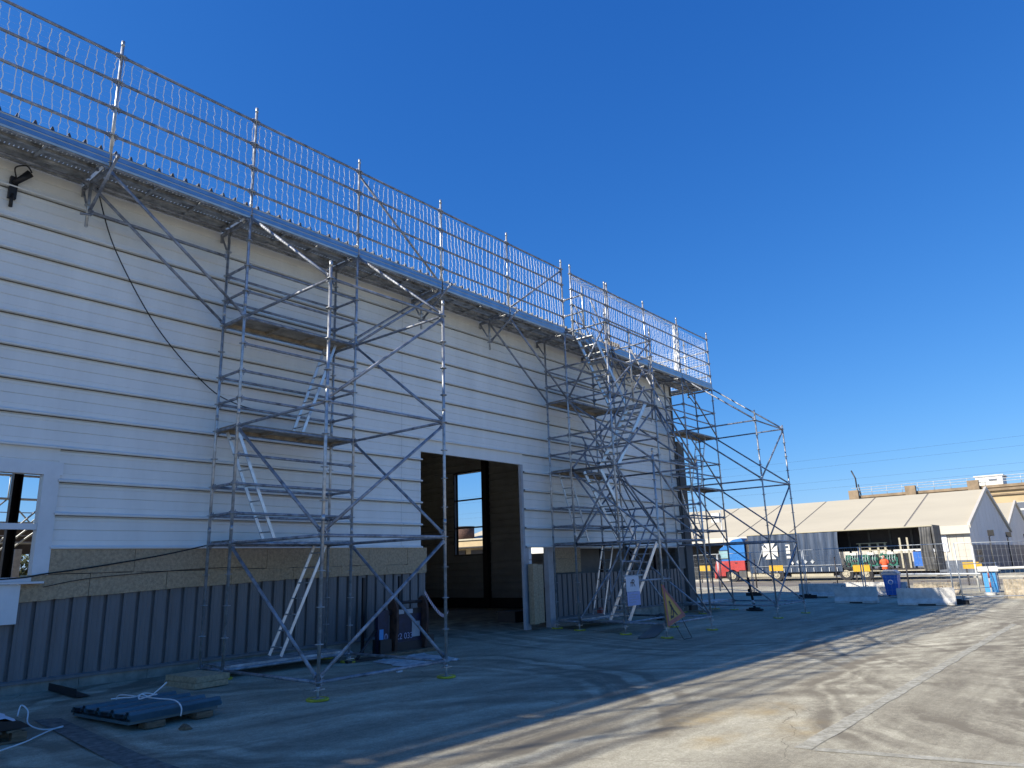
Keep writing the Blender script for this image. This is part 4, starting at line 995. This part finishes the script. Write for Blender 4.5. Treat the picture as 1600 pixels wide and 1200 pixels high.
# trailer
B('trailer_floor','steel_dark',X+.02,X+2.48,-.8,12.95,.28,.42); B('trailer_roof','cream',X-.01,X+2.5,-.8,12.95,3.30,3.38)
B('front_wall','curtain2',X+.03,X+2.47,12.85,12.95,.42,3.3); B('far_curtain','steel_dark',X+2.42,X+2.47,-.7,12.85,1.75,3.3)
for k in range(9): B('far_post','curtain2',X+2.36,X+2.41,-.5+k*1.5,-.35+k*1.5,.42,3.3)
B('far_slat','curtain2',X+2.30,X+2.35,-.6,12.8,1.75,1.85)
B('under_guard','cream',X+.02,X+.06,6.4,9.6,-.06,.16); B('floor_edge','cream',X-.01,X+.02,-.7,5.7,.24,.31)
# curtain with folds
def curtain(y0,y1,z0,z1,mt,amp,fold,name,x=X-.03):
    n=int(abs(y1-y0)/.05); vs=[]; rnd=random.Random(4)
    ph=0
    for i in range(n+1):
        y=y0+(y1-y0)*i/n; ph+=fold*rnd.uniform(.6,1.4)
        for j in range(7):
            t=j/6; x_=x-abs(math.sin(ph))*amp*(.4+.6*math.sin(t*math.pi*.9+.3)); vs.append((x_,y+.05*math.sin(t*5+y*3),z0+(z1-z0)*t-.03*abs(math.sin(y*4))*(t==1)))
    mb=MB(); mb.add(vs,[(i*7+j,(i+1)*7+j,(i+1)*7+j+1,i*7+j+1) for i in range(n) for j in range(6)],True); return mb.build(name,M[mt],tk)
c1=curtain(12.85,5.7,.30,3.28,'curtain',.10,.26,'side_curtain')
curtain(.10,-.7,.30,3.28,'curtain2',.18,.9,'gathered_curtain')
B('curtain_strap_rail','steelw',X-.16,X-.14,5.7,12.85,.78,.81,par=c1)
for k in range(12): B('curtain_buckle','steelw',X-.17,X-.15,6.0+k*.58,6.05+k*.58,.32,.62,par=c1)
for k in range(2): MB().tube([(X-.17,12.2-k*2.6,.85),(X-.17,11.5-k*2.6,2.5)],.035,5).build('load_stripe',M['steelw'],c1)
for k in range(3): MB().add([(X-.165,8.9-k*.55+a,1.08+b) for a,b in ((-.16,0),(0,-.16),(.16,0),(0,.16))],[(0,1,2,3)]).build('hazard_diamond',M['steelw'],c1)
MB().add([(X-.165,9.35+a,1.0+b) for a,b in ((-.1,0),(0,-.13),(.1,0),(0,.13))],[(0,1,2,3)]).build('hazard_diamond',M['white'],c1)
# white four-armed emblem
mb=MB(); cy,cz,s=11.05,1.98,.62
for k in range(4):
    a=k*math.pi/2
    q=[(-.26,.10),(.26,.10),(.62,.62) if False else (.46,.60),(-.46,.60)]
    mb.add([(X-.17,cy+(u*math.cos(a)-v*math.sin(a))*s/.6,cz+(u*math.sin(a)+v*math.cos(a))*s/.6) for u,v in [(-.06,.04),(.06,.04),(.44,.60),(-.44,.60)]],[(0,1,2,3)])
mb.build('cross_emblem',M['white'],c1)
mb=MB(); mb.add([(X-.17,9.75+a,1.75+b) for a,b in ((0,0),(-.32,0),(-.32,.7),(0,.7),(0,.6),(-.22,.6),(-.22,.42),(0,.42))],[tuple(range(8))]); mb.build('letter_mark',M['white'],c1); B('letter_mark','white',X-.175,X-.17,9.45,9.75,1.38,1.58,par=c1)
B('rear_frame','curtain2',X+.0,X+2.5,-.85,-.72,.25,3.4); B('rear_bumper','steel_dark',X+.1,X+2.4,-.85,-.6,-.15,.05)
# engines standing in the trailer
def engine(y,label,seed):
    rnd=random.Random(seed); t=thing('green_engine',(X+1.0,y,.43),label,'engine','green engines loaded on the trailer')
    mb=MB(); mb.box(X+.35,X+1.5,y-.55,y+.55,.62,1.25); mb.box(X+.5,X+1.3,y-.45,y+.45,1.25,1.48); mb.build('engine_block',M['green'],t)
    mb=MB(); mb.box(X+.25,X+1.6,y-.6,y-.5,.43,.55); mb.box(X+.25,X+1.6,y+.5,y+.6,.43,.55); mb.build('skid',M['steel_dark'],t)
    mb=MB(); mb.disc((X+.30,y-.2,.95),.22,.07,14,'x'); mb.disc((X+.29,y+.28,.82),.12,.07,12,'x'); mb.build('pulley',M['steel_dark'],t)
    mb=MB()
    for k in range(16):
        a=(X+.28+rnd.uniform(-.06,.05),y+rnd.uniform(-.5,.5),rnd.uniform(.66,1.45)); mb.box(a[0],a[0]+.08,a[1],a[1]+rnd.uniform(.05,.2),a[2],a[2]+rnd.uniform(.04,.16))
    mb.build('fittings',M['green'],t)
    mb=MB()
    for k in range(6): a=y-.5+k*.17; mb.tube([(X+.24,a,.7+rnd.uniform(0,.2)),(X+.2,a+.1,1.1),(X+.3,a+.05,1.5)],.02,5)
    mb.build('pipes',M['steelw'],t); MB().box(X+.3,X+.5,y-.35,y+.1,1.44,1.62).build('white_cover',M['white'],t)
engine(5.0,'green engine nearest the drawn curtain on the open trailer',1); engine(3.75,'middle green engine on the open trailer, above the wheels',2); engine(2.4,'right hand green engine behind the worker in orange',3)
t=thing('steel_cage',(X+1.2,.8,.43),'light metal frame with blue panel at the rear of the open trailer','cargo')
for y in (1.45,.95,.1): B('frame_post','cream',X+.3,X+.42,y,y+.12,.43,2.6 if y>.5 else 1.7,par=t)
B('frame_bar','white',X+.28,X+.36,.0,2.0,1.68,1.76,par=t); B('blue_panel','binblue',X+.45,X+.5,.12,.8,.55,1.62,par=t); B('dark_box','black',X+.4,X+1.5,1.1,1.8,.43,1.5,par=t)
t=thing('metal_rack',(X+1.8,4,.43),'cream lattice rack behind the green engines in the trailer','cargo')
for y in (4.6,3.9,3.3,2.8): B('rack_post','cream',X+1.7,X+1.8,y,y+.14,.43,2.3,par=t)
for z in (1.75,2.0,2.28): B('rack_bar','cream',X+1.66,X+1.7,2.7,4.9,z,z+.06,par=t)
# ------------------------------------------------------------ worker
def person(px,py,label):
    t=thing('person',(px,py,G0),label,'person')
    me=bpy.data.meshes.new('body'); 
    V=[(0,0,.95),(0,0,1.15),(0,0,1.38),(0,0,1.50),(0,-.01,1.62),
       (0,-.09,.90),(.01,-.11,.48),(0,-.12,.08),(-.14,-.12,.04),
       (0,.09,.90),(.03,.12,.48),(.05,.13,.08),(-.09,.13,.04),
       (0,-.20,1.42),(-.02,-.27,1.13),(-.16,-.22,.95),(0,.20,1.42),(-.03,.27,1.13),(-.18,.22,.98)]
    E_=[(0,1),(1,2),(2,3),(3,4),(0,5),(5,6),(6,7),(7,8),(0,9),(9,10),(10,11),(11,12),(2,13),(13,14),(14,15),(2,16),(16,17),(17,18)]
    rad=[.15,.14,.16,.06,.10,.10,.07,.05,.05,.10,.07,.05,.05,.07,.05,.035,.07,.05,.035]
    me.from_pydata([(px+a,py+b,G0+c) for a,b,c in V],E_,[]); o=link('body',me,t)
    md=o.modifiers.new('skin','SKIN'); sd=me.skin_vertices[0].data
    for i,r_ in enumerate(rad): sd[i].radius=(r_,r_)
    sd[0].use_root=True; s_=o.modifiers.new('sub','SUBSURF'); s_.levels=2; s_.render_levels=2; me.materials.append(M['trousers'])
    mb=MB(); rings=[(.20,.16,.80),(.21,.17,.95),(.20,.17,1.15),(.24,.18,1.35),(.22,.15,1.46),(.10,.09,1.52)]
    n=16; vs=[(px+b*math.cos(2*math.pi*j/n),py+a*math.sin(2*math.pi*j/n),G0+z) for a,b,z in rings for j in range(n)]
    mb.add(vs,[(i*n+j,i*n+(j+1)%n,(i+1)*n+(j+1)%n,(i+1)*n+j) for i in range(len(rings)-1) for j in range(n)],True); mb.build('safety_vest',M['orange'],t)
    for s in (-1,1): MB().tube([(px,py+s*.19,G0+1.43),(px-.02,py+s*.27,G0+1.18)],[.075,.065],9).build('sleeve',M['orange'],t)
    mb=MB(); mb.tube([(px-.01,py,G0+1.54),(px-.02,py,G0+1.60),(px-.02,py,G0+1.67),(px-.01,py,G0+1.74),(px,py,G0+1.77)],[.06,.085,.095,.075,.02],12); mb.build('head',M['skin'],t)
    mb=MB(); mb.tube([(px+.015,py,G0+1.62),(px+.01,py,G0+1.70),(px,py,G0+1.765),(px,py,G0+1.79)],[.095,.102,.08,.02],12); mb.build('hair',M['hair'],t)
    MB().box(px-.175,px-.17,py-.2,py+.2,G0+1.0,G0+1.05).build('reflective_band',M['paper'],t)
person(51.5,2.25,'person in a bright orange vest and dark trousers standing beside the open trailer')
# ------------------------------------------------------------ tents
def tent(x0,x1,y0,y1,label,ze=3.45,zr=7.3,zw=.78):
    t=thing('storage_tent',((x0+x1)/2,y0,G0),label,'tent','large white storage tents'); xm=(x0+x1)/2
    ys=[y0+i*(y1-y0)/round((y1-y0)/5) for i in range(round((y1-y0)/5)+1)]
    for a,b in zip(ys,ys[1:]):
        for sx,ex in ((x0-.35,xm),(x1+.35,xm)):
            n=6; m_=4; vs=[]
            for i in range(n+1):
                for j in range(m_+1):
                    u=i/n; v=j/m_; vs.append((sx+(ex-sx)*u,a+.08+(b-a-.16)*v,ze+(zr-ze)*u-.05*math.sin(math.pi*v)*math.sin(math.pi*u)))
            MB().add(vs,[(i*(m_+1)+j,(i+1)*(m_+1)+j,(i+1)*(m_+1)+j+1,i*(m_+1)+j+1) for i in range(n) for j in range(m_)],True).build('roof_panel',M['tent'],t)
    for y in ys[1:-1]:
        for sx,ex in ((x0-.35,xm),(x1+.35,xm)):
            MB().add([(sx,y-.10,ze-.03),(sx,y+.10,ze-.03),(ex,y+.10,zr-.03),(ex,y-.10,zr-.03)],[(0,1,2,3)]).build('roof_joint',M['seam'],t)
    # gable
    for a,b,c in ((x0,xm,0),(xm,x1,1)):
        n=6
        for i in range(n):
            u0,u1=a+(b-a)*i/n,a+(b-a)*(i+1)/n; f_=lambda x: ze+(zr-ze)*(1-abs(x-xm)/(xm-x0))-.06
            MB().add([(u0+.02,y0+.1,2.0),(u1-.02,y0+.1,2.0),(u1-.02,y0+.1,f_(u1-.02)),(u0+.02,y0+.1,f_(u0+.02))],[(0,1,2,3)]).build('gable_panel',M['tent_g'],t)
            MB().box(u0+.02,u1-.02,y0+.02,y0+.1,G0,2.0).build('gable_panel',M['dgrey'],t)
    mb=MB(); mb.ext([(x0-.35,ze-.1),(x0-.35,ze+.25),(xm,zr+.25),(xm,zr-.1)],y0-.1,y0+.12,'y'); mb.build('gable_edge',M['tent_w'],t)
    mb=MB(); mb.ext([(xm,zr-.1),(xm,zr+.25),(x1+.35,ze+.25),(x1+.35,ze-.1)],y0-.1,y0+.12,'y'); mb.build('gable_edge',M['tent_w'],t)
    MB().box(x0-.4,x0-.36,y0,y1,ze-.55,ze+.12).build('eaves_fascia',M['tent_w'],t)
    return t
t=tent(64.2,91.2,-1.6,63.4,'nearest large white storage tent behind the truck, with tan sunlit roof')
for i in range(22):
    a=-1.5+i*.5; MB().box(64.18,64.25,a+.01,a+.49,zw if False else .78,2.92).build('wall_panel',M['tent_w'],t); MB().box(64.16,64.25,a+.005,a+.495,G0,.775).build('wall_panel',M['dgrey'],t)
MB().box(66.5,66.6,8.5,62,G0,3.4).build('bay_shade_sheet',M['black'],t)  # black sheet standing in for the shade inside the open bays
for i in range(11): MB().box(64.1,64.3,8.6+i*5,8.85+i*5,G0,2.95).build('wall_column',M['curtain2'],t)
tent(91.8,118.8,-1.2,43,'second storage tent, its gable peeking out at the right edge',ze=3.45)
t=thing('notice_board',(64.1,1.3,2),'white panel with small black lettering on the tent wall','notice'); MB().box(64.10,64.14,.2,2.6,1.5,2.85).build('board',M['paper'],t); MB().box(64.08,64.10,1.0,2.2,2.05,2.13).build('text_line',M['ink'],t); MB().box(64.08,64.10,1.2,1.9,1.75,1.78).build('text_line',M['frame'],t)
for x,l in ((60.6,'left floodlight on a pole in front of the tent gable'),(71.3,'middle floodlight on a pole in front of the tent gable'),(85.4,'right floodlight on a pole at the picture edge')):
    t=thing('floodlight',(x,-3.3,G0),l,'floodlight','floodlights along the tent gable'); MB().tube([(x-1.2,-3.4,G0),(x-1.2,-3.4,2.5)],.05,6).build('pole',M['black'],t); MB().tube([(x-1.2,-3.4,2.45),(x,-3.4,2.6)],.03,5).build('arm',M['black'],t)
    MB().box(x-.1,x+.1,-3.6,-3.2,2.55,3.0).build('lamp_head',M['black'],t)
# tan building behind
t=thing('concrete_building',(125,-10,G0),'tan concrete building with roof railing behind the tents','building')
MB().box(125,150,-70,20.6,G0,11.6).build('wall',M['tan'],t); MB().box(124.6,125.0,-70,20.6,11.1,11.45).build('cornice',M['tan2'],t)
MB().box(124.7,125.0,-70,20.6,10.4,10.62).build('cornice',M['tan2'],t)
MB().box(124.8,150,-70,20.6,11.61,12.0).build('parapet',M['tan2'],t)
for y in (19.6,11.0,2.3,-6.4,-15.1): MB().box(124.3,125.2,y-.2,y+1.3,9.6,12.9).build('pilaster',M['tan2'],t)
for y,z0,z1,wd in ((-1.9,6.9,9.2,2.2),(-6.4,4.5,9.0,3.6),(-12,4.5,9.0,3.6),(-18,4.5,9,3.6)):
    f_=MB().box(124.75,124.99,y-wd,y,z0,z1).build('window',M['white'],t)
    for k in range(2): MB().box(124.70,124.74,y-wd+.2,y-.2,z0+.25+k*(z1-z0)/2,z0+(z1-z0)/2-.05+k*(z1-z0)/2).build('pane',M['glass' if wd>3 else 'dgrey'],f_)
mb=MB()
for z in (12.5,12.9,13.3): mb.tube([(125,-70,z),(125,20.5,z)],.045,4)
for k in range(40): mb.tube([(125,-70+k*2.3,12.0),(125,-70+k*2.3,13.3)],.035,4)
mb.build('roof_railing',M['steelw'],t); t.location+=Vector((0,2.6,-.9))
t=thing('roof_unit',(131,-1,12),'white plant box on the roof of the tan building','roof unit'); MB().box(129,134,-2.6,1.0,12.0,13.7).build('housing',M['white'],t); MB().box(128.9,129,-1.8,-.8,13.0,13.25).build('grille',M['dgrey'],t); MB().box(128.8,134.2,-2.8,1.2,13.7,13.85).build('lid',M['white'],t); t.location+=Vector((0,4.6,-.9))
t=thing('roof_mast',(126,19,12),'thin dark mast on the left corner of the tan building','mast'); MB().tube([(126,17.9,12),(126,17.9,15),(126,18.4,16.4)],.12,5).build('mast_tube',M['steel_dark'],t); MB().tube([(126,17.4,12),(126,17.6,14)],.1,5).build('mast_stay',M['steel_dark'],t); t.location+=Vector((0,4.6,-.9))
# white pole and base at left
t=thing('white_pole',(62,22,G0),'white slanting post on a cream concrete block beyond the hall corner','pole')
MB().tube([(62.0,22.6,G0+.8),(62.0,22.9,3.1)],.13,10).build('post',M['white'],t); MB().box(61.5,62.5,22.1,23.1,G0,G0+1.05).build('concrete_block',M['cream'],t)
t=thing('pole_lamp',(60,18.3,G0),'white box on a slim mast in front of the tent roof','mast'); MB().tube([(60,18.0,G0),(60,18.0,6.0)],.05,6).build('mast_tube',M['steelw'],t); MB().box(59.8,60.1,18.1,18.9,4.9,5.8).build('lamp_box',M['white'],t)
# far building seen through the gable window
t=thing('distant_warehouse',(62,52,G0),'tan warehouse seen through the tall window in the doorway','warehouse')
MB().box(62,80,38,75,G0,4.85).build('wall',M['tan'],t); MB().box(61.8,80.2,37.8,75.2,4.86,5.05).build('roof_edge',M['cream'],t); MB().box(60,61.9,38,75,3.85,4.0).build('canopy',M['steel_dark'],t)
for k in range(10): MB().box(61.85,61.98,39+k*3.6,41.6+k*3.6,.2,3.6).build('dark_bay',M['steel_dark'],t)
t=thing('water_tank',(70,58.5,5),'brown rooftop tank seen through the tall window','tank'); MB().tube([(70,61.3,5.06),(70,61.3,7.1)],1.5,20).build('tank_shell',M['rust'],t); MB().tube([(70,61.3,7.1),(70,61.3,7.2)],1.6,20).build('tank_rim',M['steel_dark'],t)
t=thing('parked_van',(50,43,G0),'white vehicle roof glimpsed at the foot of the tall window','van'); mb=MB(); mb.ext([(41.0,.1),(41.0,1.6),(41.3,2.2),(44.5,2.3),(45.3,1.4),(46.2,1.2),(46.3,.1)],50,52,'x'); mb.build('body',M['white'],t); MB().box(49.97,50,44.4,45.1,1.5,2.0).build('side_window',M['dgrey'],t)
for y in (42,45.4): MB().disc((49.97,y,0.0),.36,.25,16,'x').build('wheel',M['rubber'],t)
t=thing('white_container',(44,28,G0),'white container glimpsed through the narrow slot right of the doorway','container'); MB().box(44,46.4,22,34,G0,3.3).build('container_wall',M['white'],t); MB().box(43.9,46.5,21.9,34.1,3.3,3.4).build('roof_edge',M['tent_w'],t)
# plants behind the window at left
t=thing('garden_shrub',(5.2,31,0),'sunlit shrub seen through the left window','shrub'); mb=MB(); rnd=random.Random(2)
for k in range(1500):
    p=Vector((rnd.gauss(6.4,1.2),rnd.gauss(31,.8),rnd.uniform(.6,2.9))); a=Vector((rnd.uniform(-1,1),rnd.uniform(-1,1),rnd.uniform(-1,1))).normalized()*.12; b_=Vector((rnd.uniform(-1,1),rnd.uniform(-1,1),rnd.uniform(-1,1))).normalized()*.10; mb.add([p-a,p+b_,p+a,p-b_],[(0,1,2,3)])
mb.build('leaves',M['leaf'],t); MB().tube([(6.4,31,-.4),(6.4,31,1.5)],[.1,.05],6).build('stem',M['bark'],t)
tag(MB().box(5.2,10,29,29.4,-.4,1.35).build('brick_wall',M['brick']),'low terracotta wall under the shrub in the left window','wall')
# bare treetops beyond the tent ridge
for (x,y,z,l) in ((104,50,11.4,'bare winter tree top beyond the tent ridge'),(60,80,7.6,'bare tree seen through the tall window in the doorway')):
    t=thing('bare_tree',(x,y,G0),l,'tree'); rnd=random.Random(int(x)); tw=MB(); trk=MB(); trk.tube([(x,y,G0),(x,y,z*.45)],[.3,.18],8)
    def br(p,d,L,r,k):
        q=p+d*L; (trk if k>2 else tw).tube([p,q],[r,r*.6],4,cap=False)
        if k==0: return
        for _ in range(3): br(q,(d+Vector((rnd.gauss(0,.45),rnd.gauss(0,.45),rnd.uniform(-.1,.4)))).normalized(),L*.72,r*.55,k-1)
    br(Vector((x,y,z*.45)),Vector((0,0,1)),z*.2,.16,5)
    for _ in range(3): br(Vector((x,y,z*.42)),Vector((rnd.uniform(-.7,.7),rnd.uniform(-.7,.7),.8)).normalized(),z*.17,.12,4)
    trk.build('trunk',M['bark'],t); tw.build('crown',M['bark'],t)
# overhead wires
for k,(z0,dz) in enumerate(((24.5,0),(22.6,0),(19.2,0),(17.6,0))):
    mb=MB(); pts=[(170+0*s,-120+s*13,z0-.9*math.sin(math.pi*s/24)) for s in range(25)]
    mb.tube(pts,.013,4,cap=False); tag(mb.build('overhead_wire',M['wire']),['highest overhead power line crossing the sky behind the tents','second overhead power line from the top','third overhead power line, low over the tents','lowest overhead power line over the tent ridge'][k],'power line','overhead power lines')
# faint wisps of cloud are too thin to build; the sky stays clear
